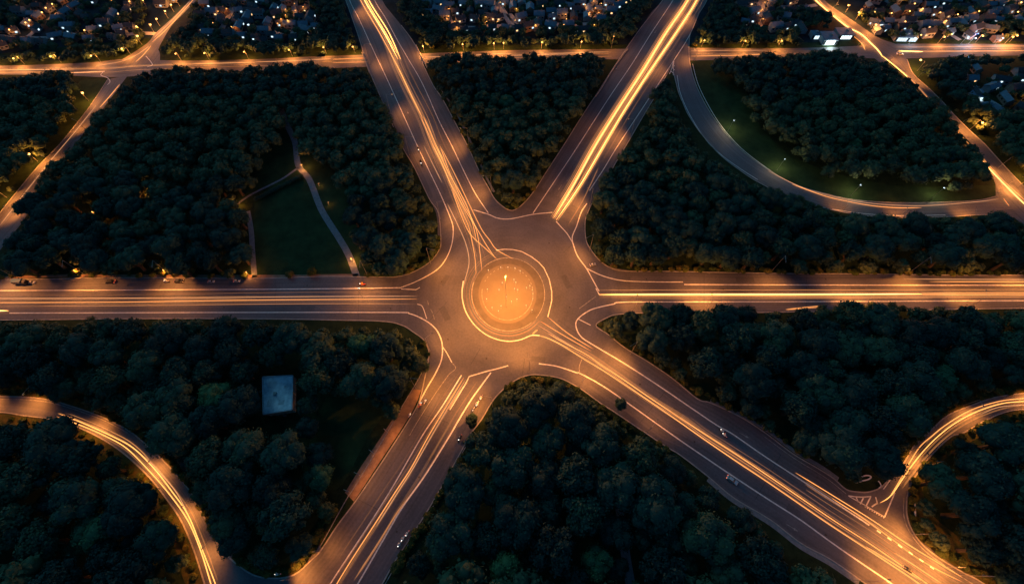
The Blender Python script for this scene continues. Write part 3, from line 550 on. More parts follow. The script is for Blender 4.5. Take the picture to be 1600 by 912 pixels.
for o_, k, w in ((-1.3, 'mid', .35), (-.5, 'warm', .3), (.3, 'hot', .3), (1.0, 'mid', .22)): trail(A0, k, L4, L4, w, off=o_)
L5 = 'blazing streak of the right bundle on the north-east arm'
B0 = '1118,-60 1089,0 1056,52 1015,112 977,170 942,229 906,290 869,344'
for o_, k, w in ((-1.0, 'mid', .22), (0, 'hot', .32), (.8, 'mid', .26)): trail(B0, k, L5, L5, w, off=o_)
def bundle(P, n, sig, label, kinds=('haze1', 'haze1', 'haze2', 'faint'), wr=(.06, .24), long_=.75, mean=0.0):  # faint glowing strips added to build up the amber road glow between trails
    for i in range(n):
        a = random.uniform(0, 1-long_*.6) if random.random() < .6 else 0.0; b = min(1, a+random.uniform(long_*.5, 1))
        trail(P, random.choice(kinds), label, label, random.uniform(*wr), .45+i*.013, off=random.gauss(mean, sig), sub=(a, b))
bundle(A0, 16, 1.6, 'soft amber glow streak of the left bundle on the north-east arm', ('haze2', 'smear', 'faint'), (.12, .34), .95)
bundle(B0, 16, 1.6, 'soft amber glow streak of the right bundle on the north-east arm', ('haze2', 'smear', 'faint'), (.12, .34), .95)
bundle('540,-60 569,0 602,55 622,106 640,144 661,186 677,228 700,280 723,320', 22, 2.3, 'soft amber glow streak in the middle of the north-west arm', ('haze2', 'smear_mid', 'faint'))
bundle('661,186 676,226 690,254 705,290 720,326 733,356 741,380 748,405', 16, 1.5, 'soft amber glow streak sweeping off the north-west arm', ('haze2', 'smear_mid', 'faint'))
bundle('936,460 1050,460 1200,460 1330,460 1440,459.6 1720,459.4', 18, 1.3, 'soft amber glow streak in the middle of the east arm', ('haze2', 'smear_mid', 'faint'), long_=.9)
bundle('-60,470 0,470 200,469.5 400,466.5 520,465.5 640,465', 9, 2.2, 'soft amber glow streak in the middle of the west arm', ('haze1',))
bundle('735,588 700,640 670,690 642,737 619,772 583,828 553,874 527,916 500,960', 9, 1.8, 'soft amber glow streak in the middle of the south-west arm', ('haze1', 'haze1', 'haze2'))
bundle('845,522 876,537 917,557 951,580 1010,622 1065,656 1100,682 1150,714 1202,748 1302,816 1358,852 1429,902 1500,950', 20, 1.6, 'soft amber glow streak in the middle of the south-east arm', ('haze1', 'haze1', 'faint'))
bundle('1260,752 1302,779 1363,817 1416,853 1460,880 1503,906', 8, 1.5, 'soft amber glow streak near the right side road mouth', ('haze1', 'haze2', 'faint'))
bundle('90,648 126,661.5 168,680 203,700 238,735 267,770 293,807 311,850 332,910', 10, 1.0, 'soft amber glow streak on the bottom left slip road', ('haze1', 'haze2'))
bundle('1660,624 1601,628 1566,632 1528,645 1495,662 1467,683 1444,706 1424,731 1404,757', 10, 1.0, 'soft amber glow streak on the right side road', ('haze1', 'haze2'))
bundle('1379,88 1399,104 1422,124 1458,164 1490,200 1528,243 1548,266 1575,294 1601,319 1660,372', 8, 1.0, 'soft amber glow streak on the right road', ('haze2', 'faint'))
for P_ in ('-60,110 160,107 220,103 398,97 566,93', '658,90 800,86 955,84', '1082,84.5 1200,83 1330,82', '1400,78 1500,78 1720,77'): bundle(P_, 5, 2.0, 'soft amber glow streak on the north road', ('haze1', 'haze2', 'faint'), long_=.9)
bundle('1250,-30 1276,2 1321,40 1345,55 1361,68 1372,79 1379,89', 10, 2.0, 'soft amber glow streak on the busy top right road', ('haze2', 'faint', 'smear'))
bundle(' '.join(f'{x:.1f},{y:.1f}' for x, y in ell(794, 460, 64, 64, 95, 320, 20)), 8, 1.2, 'soft amber glow streak circling the island', ('haze1', 'haze2'))
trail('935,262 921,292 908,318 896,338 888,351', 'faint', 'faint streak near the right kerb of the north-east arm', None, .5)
L6 = 'strong amber streak along the middle of the east arm'
trail('936,460 1050,459.6 1200,459.6 1330,459.4 1440,459', 'hot', L6, L6, .42); trail('936,461.5 1100,461.6 1300,461.5', 'mid', L6, L6, .2)
trail('1440,457.3 1520,457.3 1720,457', 'mid', L6, L6, .22); trail('1442,461 1600,461 1720,461', 'mid', L6, L6, .22)
L7 = 'fine streak near the upper kerb of the east arm'
trail('1412,435.6 1500,436.2 1720,437', 'soft', L7, L7, .3); trail('1452,439.9 1600,440 1720,440.4', 'mid', L7, L7, .34)
trail('1228,483 1258,480 1288,477', 'mid', 'upper of two short slanting streaks by the trees below the east arm', None, .22); trail('1228,484 1258,481.5 1288,479', 'mid', 'lower of two short slanting streaks by the trees below the east arm', None, .18)
L8 = 'thin amber streak along the lower half of the west arm'
trail('-60,466 0,466.3 120,466 260,465.5 400,464 520,463 651,462.5', 'soft', L8, L8, .26); trail('-60,472.5 0,472.6 200,471.5 400,468.5 520,467.6 651,467', 'mid', L8, L8, .24)
trail('60,478 200,477 400,475 560,474.5 652,475', 'faint', L8, L8, .3); trail('240,469 400,466.2', 'faint', L8, L8, .3)
trail('-40,485.3 13,485.2', 'hot', 'short bright streak at the left edge of the west arm', None, .5)
L9 = 'fine amber streak on the south-west arm'
trail('725,589 700,630 670,680 642,731 619,766 583,822 553,868 527,910 500,955', 'mid', L9, L9, .3); trail('728,592 703,632 674,681 645,732 622,768 588,822', 'soft', L9, L9, .22)
trail('731,597 718,612 701,639', 'mid', L9, L9, .22); trail('721,587 700,620 688,640', 'soft', L9, L9, .2)
trail('764,585 745,612 723,645 693,695 655,755 621,800 590,850 553,906', 'faint', 'broad faint streak beside the right lane line of the south-west arm', None, .7)
L10 = 'long amber streak running down the south-east arm'
trail('830,523 850,526 876,538 913,561 951,584 1002,618 1052,652 1092,680 1150,720 1200,753 1289,814 1353,856 1429,906 1480,945', 'mid', L10, L10, .34)
trail('857,521 883,536 917,554 941,571 976,594 1027,629 1077,662 1105,680 1150,709 1202,744 1302,812 1358,848 1429,897 1500,950', 'mid', L10, L10, .28)
trail('1353,853 1400,882 1439,906', 'mid', L10, L10, .3); trail('1398,863 1434,886 1470,910', 'mid', L10, L10, .24)
L11 = 'short streak leaving the roundabout towards the south-east'
trail('856,495 888,521 927,545', 'mid', L11, L11, .26); trail('845,502 876,521 923,548', 'mid', L11, L11, .24); trail('841,508 862,521 905,548', 'soft', L11, L11, .2)
trail('832,522 836,518 840,515', 'mid', 'short thick dash of light at the south-east rim of the ring', None, .6)
L12 = 'fine bright streak past the mouth of the right side road'
trail('1243,738 1302,774 1363,812 1416,848 1460,875 1503,901', 'mid', L12, L12, .28); trail('1300,778 1350,810 1378,830 1429,868 1470,892 1503,908', 'mid', L12, L12, .24)
L13 = 'paired bright streak following the bottom left slip road'
trail('89,650.5 126,664 163,680 198,700 234,736 265,772 293,812 313,858 329,910 345,965', 'warm', L13, L13, .26); trail('91,645.5 126,659 173,680 209,700 242,733 270,769 293,802 310,843 336,910 352,960', 'warm', L13, L13, .26)
trail('225,711 250,738 275,768 293,800', 'soft', L13, L13, .22)
L14 = 'bright streak following the curve of the right side road'
trail('1660,622 1601,626.5 1566,630 1528,642 1495,659 1467,680 1444,703 1424,728 1408,751 1396,769 1386,779 1375,785', 'warm', L14, L14, .26)
trail('1660,618 1601,622 1560,627 1515,641 1477,664 1457,680 1437,698 1419,726 1411,741 1400,760 1392,772', 'mid', L14, L14, .26)
trail('1660,628 1601,632 1560,636 1530,648', 'soft', L14, L14, .22)
L15 = 'pale streak following the inner edge of the slip road'
trail('1238,288 1288,306 1326,315 1364,321.5 1402,324.6 1440,324.4', 'mid', L15, L15, .32); trail('1200,267 1250,291.5 1288,303.5 1339,314.5 1389,320 1452,321 1528,315 1560,311', 'soft', L15, L15, .26)
L16 = 'bright traffic streak on the right side road below the far junction'
trail('1379,88 1399,104 1422,124', 'hot', L16, L16, .4); trail('1528,243 1548,266 1575,294 1601,319 1660,372', 'hot', L16, L16, .34); trail('1530,240 1552,266 1578,292 1605,316', 'mid', L16, L16, .26)
trail('1568,310 1577,322', 'mid', L16, L16, .2)
L17 = 'bright traffic streak on the busy top right road'
trail('1250,-30 1276,2 1321,40 1345,53 1361,68 1372,79 1379,89', 'hot', L17, L17, .6); trail('1262,-30 1284,6 1310,28 1330,44 1352,60', 'mid', L17, L17, .4); trail('1318,44 1340,62 1348,70 1352,79', 'mid', L17, L17, .4)
L18 = 'amber traffic streak on the north road'
for P, k, w in (('1404,80 1425,80.5 1442,81', 'hot', .7), ('1400,74 1500,73 1600,72 1680,71.5', 'soft', .4), ('1440,80 1520,80 1640,79', 'mid', .3), ('1080,88 1140,87 1198,85', 'mid', .35), ('1198,79 1140,79 1080,79.5', 'soft', .35),
                ('655,90 700,88 798,83.5', 'soft', .4), ('520,93 545,92 572,91', 'mid', .35), ('520,98 545,97.5 574,97', 'mid', .35), ('398,97 460,95 520,92', 'soft', .4), ('300,100 398,98', 'soft', .35), ('798,87 870,84 951,81', 'soft', .4),
                ('-40,110 60,109 116,108', 'soft', .45), ('-40,113.5 60,113 116,113.5 164,112', 'mid', .3)): trail(P, k, L18, L18, w)
L19 = 'amber traffic streak through the far left junction'
for P, k, w in (('236,72 224,86 212,97', 'mid', .4), ('232,73 215,85 190,96 150,103', 'soft', .4), ('238,66 262,44 300,2 320,-25', 'mid', .45), ('187,132 172,150 156,168', 'mid', .45), ('240,60 268,33 296,3', 'soft', .4), ('150,165 118,205 80,250 40,300 0,352', 'soft', .3)): trail(P, k, L19, L19, w)
# ------------------------------------------------ trees
def ico(level):
    bm = bmesh.new(); bmesh.ops.create_icosphere(bm, subdivisions=level, radius=1); bm.verts.ensure_lookup_table()
    v = np.array([a.co[:] for a in bm.verts]); f = np.array([[x.index for x in a.verts] for a in bm.faces]); bm.free(); return v, f
ICO = {1: ico(1), 2: ico(2)}
def crown_arrays(seed, lobes=15, leaves=95, lvl=2, flat=.72, leaf=.42, sm=(.27, .47)):
    """unit crown (radius 1, centred on 0): uneven lobes, each a lumpy core clothed in small leaf clumps"""
    r = np.random.default_rng(seed); V = []; Fq = []; Tn = []; nv = 0; q4 = []
    iv, if_ = ICO[lvl]
    for i in range(lobes):
        k = (i+.5)/lobes; zz = 1-1.45*k; th = i*2.399963+r.uniform(-.5, .5); rr = math.sqrt(max(0, 1-zz*zz))
        d = .62*r.uniform(.75, 1.12); c = np.array([rr*math.cos(th)*d, rr*math.sin(th)*d, zz*d*flat]); s = r.uniform(*sm)
        if i == 0: c = np.array([0, 0, .1]); s = .55
        ph = r.uniform(0, 6, (3, 3)); n1 = sum(np.sin(iv@(np.roll(np.array([3.1, 4.7, 2.3]), j)+ph[j]*.5)+ph[j, 0]) for j in range(3))
        P = c+iv*s*(0.90+.06*n1)[:, None]*np.array([1, 1, .88]); tint = r.uniform(0, .45)
        V.append(P); Fq.append(if_+nv); Tn.append(np.full(len(P), tint*.6)); nv += len(P)
        nl = max(4, int(leaves*(s/.37)**2)); D = r.normal(size=(nl, 3)); D[:, 2] = D[:, 2]+.35; D /= np.linalg.norm(D, axis=1)[:, None]
        pc = c+D*s*r.uniform(.86, 1.22, (nl, 1))*np.array([1, 1, .88]); N = D+r.normal(size=(nl, 3))*.45; N /= np.linalg.norm(N, axis=1)[:, None]
        A = np.cross(N, r.normal(size=(nl, 3))); A /= np.linalg.norm(A, axis=1)[:, None]; B = np.cross(N, A)
        sz = r.uniform(.5, 1.1, (nl, 1))*leaf*.16
        a, b = A*sz, B*sz*r.uniform(.6, 1, (nl, 1))
        Q = np.stack([pc-a-b*.4, pc+b*-1.0, pc+a, pc+b*1.1], 1).reshape(-1, 3)
        V.append(Q); q4.append(np.arange(nl*4).reshape(-1, 4)+nv); Tn.append(np.repeat(tint+r.uniform(-.12, .22, nl), 4)); nv += nl*4
    return np.vstack(V), np.vstack(Fq), np.vstack(q4), np.concatenate(Tn)
def build_np(name, V, T3, Q4, tint, m, smooth3=True):
    me = bpy.data.meshes.new(name); nv = len(V); n3, n4 = len(T3), len(Q4)
    me.vertices.add(nv); me.vertices.foreach_set('co', V.astype(np.float32).ravel())
    me.loops.add(n3*3+n4*4); me.loops.foreach_set('vertex_index', np.concatenate([T3.ravel(), Q4.ravel()]).astype(np.int32))
    me.polygons.add(n3+n4); st = np.concatenate([np.arange(n3)*3, n3*3+np.arange(n4)*4]).astype(np.int32); me.polygons.foreach_set('loop_start', st)
    me.update(calc_edges=True); me.validate()
    a = me.attributes.new('tint', 'FLOAT', 'POINT'); a.data.foreach_set('value', tint.astype(np.float32))
    if smooth3: me.polygons.foreach_set('use_smooth', np.concatenate([np.ones(n3, bool), np.zeros(n4, bool)]))
    me.materials.append(m); return me
def trunk_mesh(seed):
    r = random.Random(seed); p = MB(); p.tube((0, 0, -.02), (.01, 0, .22), .055, .040, 7); p.tube((.01, 0, .22), (0, .02, .75), .040, .020, 7)
    for k in range(4):
        a = k*1.6+r.uniform(-.4, .4); z = r.uniform(.25, .45); p.tube((0, 0, z), (math.cos(a)*.33, math.sin(a)*.33, z+.3), .020, .007, 5)
    return mesh('trunk', p.v, p.f, M['bark'])
NEAR = [crown_arrays(100+i, random.choice((15, 18, 21)), 125, 2, random.uniform(.62, .9), .36) for i in range(6)]+[crown_arrays(150+i, 26, 210, 1, random.uniform(.8, 1.1), .40, (.15, .30)) for i in range(4)]
FARC = [crown_arrays(200+i, 11, 30, 1, random.uniform(.65, .85), .62) for i in range(8)]
def crowns(m): return [build_np('crown', V, a, b, t, m) for V, a, b, t in NEAR]
CRN = crowns(M['leaf']); CRB = crowns(M['brightleaf'])[:4]; CRS = crowns(M['bush'])[4:8]; TRK = [trunk_mesh(i) for i in range(4)]
# tree space: crown centre at height ~.62*Ht, crown radius r
WOODS = {
 'west': ('5,420 15,385 35,350 22,312 60,290 75,255 110,235 140,205 150,175 190,142 215,118 250,108 290,104 345,110 400,105 440,100 510,98 525,110 560,107 572,114 590,142 605,177 622,207 640,252 660,302 678,330 682,390 660,412 620,424 560,426 300,429 -120,431 -120,440', 'in the wide wood left of the north-west arm'),
 'north wedge': ('672,92 700,82 760,84 800,87 860,82 900,87 935,82 948,92 938,122 922,152 898,187 868,234 843,272 823,300 803,316 785,308 765,283 745,248 725,208 705,168 688,142 670,108', 'in the wedge wood between the two northern arms'),
 'far middle': ('616,10 640,-20 680,28 720,54 850,60 940,42 985,0 1025,-5 1000,34 985,55 955,70 840,70 660,72 640,45', 'in the dark belt beyond the north road between the arms'),
 'far left': ('500,-10 532,-10 546,35 556,65 560,78 500,83 400,84 260,88 250,74 276,50 300,28 312,8 330,22 300,52 340,60 400,66 425,62 430,70 480,68 500,35', 'in the dark belt beyond the north road left of the arm'),
 'far right': ('1104,25 1114,-10 1150,-10 1155,40 1200,52 1255,60 1255,70 1085,71 1092,45', 'in the dark belt beyond the north road right of the arm'),
 'shop clump': ('1212,14 1260,10 1284,18 1300,22 1304,36 1300,42 1215,28', 'in the dark clump behind the bright shop'),
 'top left': ('-120,92 0,86 70,82 150,77 215,62 226,62 200,80 140,90 0,98 -120,104', 'in the dark belt above the north road by the left edge'),
 'left corner': ('-120,122 0,119 40,119 80,112 105,108 122,132 124,165 105,190 78,228 45,268 10,300 -60,350 -160,350', 'in the wood at the left edge below the north road'),
 'east': ('1030,127 1045,120 1055,138 1054,168 1072,202 1098,232 1120,257 1150,266 1180,288 1230,300 1285,318 1290,332 1330,338 1370,342 1420,342 1460,336 1500,345 1560,334 1600,344 1720,350 1720,422 1600,421 940,414 922,390 918,340 928,302 952,262 987,227 1007,192 1016,152', 'in the wood right of the north-east arm'),
 'slip road': ('1112,92 1160,87 1210,84 1240,82 1300,79 1375,93 1395,108 1428,127 1443,147 1478,167 1503,202 1528,237 1550,265 1540,288 1500,294 1400,284 1310,274 1252,250 1204,212 1175,178 1158,140 1118,112', 'in the rounded wood inside the slip road'),
 'far right corner': ('1430,112 1470,95 1500,88 1600,86 1720,84 1720,370 1600,285 1572,250 1532,208 1502,182 1482,152 1445,122', 'in the wood with houses at the upper right edge'),
 'south-west': ('-120,504 0,502 40,494 100,504 170,496 200,499 270,495 320,504 420,504 500,509 560,508 615,514 650,532 658,560 652,588 622,640 588,690 545,752 534,780 505,820 490,842 470,868 430,886 395,880 355,846 330,800 304,750 274,710 244,688 228,672 182,646 122,626 50,608 0,600 -120,600', 'in the wood below the west arm'),
 'bottom left': ('-120,658 0,658 60,664 110,675 150,696 198,736 236,786 266,846 286,896 296,960 -120,1000', 'in the wood in the bottom left corner'),
 'bottom middle': ('745,668 770,642 792,608 832,594 878,600 916,622 956,650 1000,686 1037,704 1105,752 1128,772 1175,808 1236,858 1295,892 1330,925 1300,1000 570,1000 618,912 655,850 703,762 728,702', 'in the big wood between the two southern arms'),
 'right': ('945,508 962,492 1000,484 1050,481 1100,474 1150,483 1200,484 1260,482 1330,476 1400,474 1500,484 1600,484 1720,486 1720,592 1600,596 1540,606 1490,630 1448,662 1428,680 1410,708 1386,738 1350,752 1318,746 1270,712 1200,666 1120,620 1062,588 1003,544 962,522', 'in the wood above the south-east arm'),
 'bottom right': ('1720,640 1600,656 1545,674 1505,694 1465,720 1445,752 1437,800 1455,840 1493,866 1553,900 1620,950 1720,1000', 'in the wood in the bottom right corner'),
}
CLEAR = [PL(s) for s in ('385,325 368,322 398,298 438,240 446,212 430,172 446,165 470,222 478,246 500,255 540,295 552,335 556,380 580,425 545,440 395,440', '396,570 474,566 478,686 400,692', '518,612 606,634 590,684 532,764 512,742 515,720 490,700 492,650', '958,785 984,785 1000,930 975,930',
                         '1494,108 1600,104 1640,185 1560,182 1510,150')]
pts = []; grid = {}
def near(x, y, r):
    gx, gy = int(x//9), int(y//9)
    for i in range(gx-2, gx+3):
        for j in range(gy-2, gy+3):
            for (a, b, c) in grid.get((i, j), ()):
                if (a-x)**2+(b-y)**2 < (.66*(c+r))**2: return True
    return False
def put(x, y, r): grid.setdefault((int(x//9), int(y//9)), []).append((x, y, r))
# single trees that stand out: crown-centre pixel, radius m, label, bright?
SOLO = [((970, 631), 3.0, 'small lone tree on the lower kerb of the south-east arm', 0), ((737, 657), 3.2, 'small dark tree leaning over the right kerb of the south-west arm', 0), ((793, 161), 5.6, 'paler rounded tree in the middle of the north wedge wood', 1),
        ((551, 300), 4.8, 'rounded tree at the edge of the narrow park lawn', 1), ((566, 541), 6.4, 'pale green broad tree near the tip of the wood below the west arm', 1), ((500, 745), 6.0, 'olive tree beside the clearing south of the flat roofed building', 1),
        ((790, 888), 6.5, 'bright green tree at the bottom edge, left of the faint track', 1), ((932, 880), 6.4, 'green tree beside the faint track near the bottom edge', 1), ((1041, 143), 4.6, 'tall dark tree in the gore between the north-east arm and the slip road', 0),
        ((1165, 492), 5.0, 'loose crowned tree standing proud below the east arm', 0), ((985, 503), 5.2, 'first tree at the tip of the wood between the east and south-east arms', 0), ((150, 830), 7.4, 'large bluish green tree in the bottom left wood', 1),
        ((333, 620), 7.2, 'large pale crown left of the flat roofed building', 1), ((1335, 227), 4.6, 'paler tree low in the rounded wood inside the slip road', 1), ((1470, 590), 7.0, 'green tree near the right side road in the right wood', 1),
        ((655, 570), 5.0, 'orange lit tree at the tip of the wood below the west arm', 0), ((1035, 230), 5.0, 'warm lit tree beside the upper half of the north-east arm', 0)]
NB = [0]
def place(px, r, label, group, bright, proto=None, shrub=False):
    h = r*(2.15 if not shrub else 1.0); hc = h*.62 if not shrub else r*.45
    x, y = gnd(px[0], px[1], hc); x, y = float(x), float(y)
    t = empty('tree' if not shrub else 'shrub', (x, y, 0), random.uniform(0, 6.28)); tag(t, label, 'tree' if not shrub else 'shrub', group)
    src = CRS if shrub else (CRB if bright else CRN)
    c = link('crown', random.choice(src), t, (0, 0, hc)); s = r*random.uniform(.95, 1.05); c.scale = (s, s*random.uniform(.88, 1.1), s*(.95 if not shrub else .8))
    if not shrub:
        k = link('trunk', random.choice(TRK), t); k.scale = (h, h, h)
    NB[0] += 1; return t
for px, r, lab, br in SOLO:
    x, y = gnd(px[0], px[1], r*1.33); put(float(x), float(y), r); place(px, r, lab, None, br)
LH = np.array(LHEADS); ROOFPX = PL('411,589 458,586 457,640 412,648')
for wn, (ps, where) in WOODS.items():
    P = PL(ps); xs = []; ys = []
    Q = wline(P, sm=False, h=7); x0, y0 = Q.min(0); x1, y1 = Q.max(0); x0 = max(x0, -560); x1 = min(x1, 560)
    area_ = (x1-x0)*(y1-y0); n = int(min(26000, area_/1.6))
    X = rng.uniform(x0, x1, n); Y = rng.uniform(y0, y1, n); U = np.sort(rng.random(n)**1.3)[::-1]
    for x, y, u in zip(X, Y, U):
        pxx, pyy = (float(a) for a in pix(x, y, 7))
        f = min(1, max(0, (pyy-60)/700)); r = (3.9+3.2*f)*(.52+.86*u)
        if pyy < 60: r *= .72
        hc = r*1.33; px_, py_ = (float(a) for a in pix(x, y, hc))
        if not inpoly(px_, py_, P): continue
        if near(x, y, r): continue
        if len(LH) and np.min(np.hypot(LH[:, 0]-x, LH[:, 1]-y)) < r*.95+.3: continue
        sc = F/((CH-7)*cT+y*sT)
        if edist(px_, py_, P) < r*sc*.50: 
            r2 = r*.62
            if edist(px_, py_, P) < r2*sc*.5: continue
            r = r2; hc = r*1.33
        bx, by = (float(a) for a in pix(x, y, 0))
        if any(inpoly(px_, py_, c) or inpoly(bx, by, c) for c in CLEAR) or edist(px_, py_, ROOFPX) < r*sc*1.05: continue
        if any(inpoly(bx, by, c) for c in ROADPX): continue
        put(x, y, r); pts.append((wn, x, y, r, px_, py_))
print('TREES', len(pts))
vis = [p for p in pts if -40 < p[4] < 1640 and -30 < p[5] < 950]
def size(p): return p[3]*F/((CH-7)*cT+p[2]*sT)
inframe = sorted([p for p in pts if 0 <= p[4] <= 1600 and 0 <= p[5] <= 912], key=lambda p: -size(p))
single = set(id(p) for p in inframe[:300-len(SOLO)])
rest = []
for p in pts:
    if id(p) in single:
        dd = edist(p[4], p[5], PL(WOODS[p[0]][0])) < 34; sz_ = 'large' if p[3] > 7 else 'small' if p[3] < 5.2 else 'middling'; lab = sz_+' dark tree '+('at the edge of' if dd else 'inside')+WOODS[p[0]][1][2:]
        place((p[4], p[5]), p[3], lab, lab, 0 if random.random() > .0 else 1)
    else: rest.append(p)
# the remaining trees of the woods as one mass
def mass(name, items, label, m, protos=FARC, trunks=True):
    VV, TT, QQ, NN = [], [], [], []; nv = 0
    for (x, y, z, r, sz) in items:
        V, a, b, t = protos[random.randrange(len(protos))]; an = random.uniform(0, 6.28); c, s = math.cos(an), math.sin(an)
        Vr = np.stack([V[:, 0]*c-V[:, 1]*s, V[:, 0]*s+V[:, 1]*c, V[:, 2]*sz], 1)*r+np.array([x, y, z])
        VV.append(Vr); TT.append(a+nv); QQ.append(b+nv); NN.append(t+random.uniform(-.05, .4)); nv += len(V)
    me = build_np(name, np.vstack(VV), np.vstack(TT), np.vstack(QQ), np.concatenate(NN), m)
    return tag(link(name, me), label, kind='stuff')
midc = [p for p in rest if p[5] > 150]; farc = [p for p in rest if p[5] <= 150]
MIDP = [crown_arrays(300+i, 14, 48, 1, random.uniform(.65, .85), .55) for i in range(5)]+[crown_arrays(350+i, 20, 95, 1, random.uniform(.8, 1.1), .5, (.16, .30)) for i in range(3)]
mass('woodland', [(p[1], p[2], p[3]*1.33, p[3], random.uniform(.85, 1.05)) for p in midc], 'remaining dark crowns of the woods round the roundabout', M['leaf'], MIDP)
mass('woodland', [(p[1], p[2], p[3]*1.33, p[3], random.uniform(.9, 1.15)) for p in farc], 'dark crowns of the far woods along the north road', M['leaf'])
# shrubs on the verges
SHR = [(452, 428, 2.6, 'dark bush on the upper kerb of the west arm, left of the path end'), (487, 424, 3.2, 'larger round bush on the lawn edge beside the west arm'), (118, 424, 2.6, 'yellow lit bush glowing round a lamp, left on the west arm'), (266, 420, 2.8, 'yellow lit bush glowing round a lamp above the dark cars'),
       (150, 424, 1.8, 'small lit bush right of the left glowing bush'), (300, 424, 1.9, 'small lit bush above the dark car on the west arm'), (1085, 70, 2.0, 'lit bush by the north road right of the north-east arm'), (945, 68, 2.6, 'orange lit bush beside the tall lamp post'), (676, 73, 2.4, 'orange lit bush beside the north-west arm on the north road')]
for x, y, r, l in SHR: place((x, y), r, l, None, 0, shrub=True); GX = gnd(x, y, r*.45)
EDG = [('0,610 60,612 120,629 170,648 214,672 250,704 292,752 320,800 338,835', 'on the outer verge of the bottom left slip road', 34), ('20,655 100,668 150,690 205,732 250,784 285,850 305,900', 'on the inner verge of the bottom left slip road', 26),
       ('380,876 410,893 445,892 475,874 500,838', 'at the tip of the south-west wood', 14), ('655,595 672,560 664,538', 'on the tip of the wood below the west arm', 5), ('684,345 687,372 680,392 655,415 620,426 575,428', 'on the curved kerb corner of the west wood', 20),
       ('920,380 934,400 965,417 1010,420 1090,421 1200,423', 'on the kerb corner of the east wood', 24), ('1200,423 1340,425 1480,427 1600,427', 'along the upper kerb of the east arm', 30), ('940,507 965,524 1000,548 1050,582 1090,612 1150,638 1200,668 1260,712', 'along the upper kerb of the south-east arm', 30),
       ('1000,486 1100,484 1200,483 1330,482 1460,480 1600,479', 'along the lower kerb of the east arm', 30), ('1600,606 1530,620 1480,640 1432,684 1400,728', 'on the outer verge of the right side road', 18), ('1600,648 1530,668 1480,698 1440,738 1428,790 1440,835 1490,872 1550,906', 'on the inner verge of the right side road', 30),
       ('775,315 790,325 812,316 830,296', 'on the tip of the north wedge', 7), ('725,712 700,756 672,800 645,845 618,888', 'along the right kerb of the south-west arm', 20), ('790,606 830,592 880,600 930,632 975,662 1040,702', 'along the lower kerb of the south-east arm', 20),
       ('520,790 495,838', 'on the left kerb of the south-west arm', 6), ('740,235 757,275 728,215 712,185', 'on the left side of the north wedge', 7), ('1290,334 1350,345 1420,348 1500,346', 'below the slip road', 12),
       ('20,358 60,306 95,268', 'beside the far left road', 6), ('0,432 80,428 200,429 380,430', 'along the upper kerb of the west arm', 22)]
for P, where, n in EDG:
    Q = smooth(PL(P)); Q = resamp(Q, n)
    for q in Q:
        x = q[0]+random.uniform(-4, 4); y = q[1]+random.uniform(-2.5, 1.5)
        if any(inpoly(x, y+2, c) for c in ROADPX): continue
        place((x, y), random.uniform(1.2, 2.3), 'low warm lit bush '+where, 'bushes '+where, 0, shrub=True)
print('TREEOBJ', NB[0])
# hedge along the thin park path
hd = [(*(float(a) for a in gnd(400+70*t, 306-36*t+5, 1)), 1.0, random.uniform(1.4, 1.9), .8) for t in np.linspace(0, 1, 26)]
hg = mass('hedge', hd, None, M['leaf'], MIDP); del hg['kind']; tag(hg, 'dark hedge along the thin branching park path', 'hedge')
# ------------------------------------------------ houses of the estates
def house_mesh(w, d, h, rh):
    wl = MB(); wl.box(-w/2, w/2, -d/2, d/2, 0, h)
    wl.add([(-w/2, -d/2, h), (-w/2, d/2, h), (-w/2, 0, h+rh)], [(0, 1, 2)]); wl.add([(w/2, -d/2, h), (w/2, d/2, h), (w/2, 0, h+rh)], [(1, 0, 2)])
    rf = MB(); o = .35; t = .14
    for s in (-1, 1):
        a = (0, h+rh+.02); b = (s*(d/2+o), h-rh*o/(d/2)+.02)
        V = [(-w/2-o, a[0], a[1]), (w/2+o, a[0], a[1]), (w/2+o, b[0], b[1]), (-w/2-o, b[0], b[1])]; V += [(x, y, z+t) for x, y, z in V]
        rf.add(V, [(3, 2, 1, 0), (4, 5, 6, 7), (0, 1, 5, 4), (1, 2, 6, 5), (2, 3, 7, 6), (3, 0, 4, 7)])
    ch = MB(); ch.box(w*.2, w*.2+.6, -.3, .3, h+rh*.5, h+rh+.9)
    return wl, rf, ch
HP = []
for (w, d, h, rh) in ((6.5, 5, 3, 1.6), (7.5, 5.5, 4.4, 1.8), (5.5, 4.6, 2.8, 1.4), (9, 5, 3, 1.5)):
    wl, rf, ch = house_mesh(w, d, h, rh); win = MB(); win.box(-.65, .65, -.05, .05, -.5, .5)
    HP.append((w, d, h, {k: mesh('wall', wl.v, wl.f, M[k]) for k in ('wall', 'brick')}, {k: mesh('roof', rf.v, rf.f, M[k]) for k in ('rooftile', 'paleroof')}, mesh('chimney', ch.v, ch.f, M['brick']), {k: mesh('window', win.v, win.f, M[k]) for k in ('win', 'winw', 'glass')}))
HOUSES = []
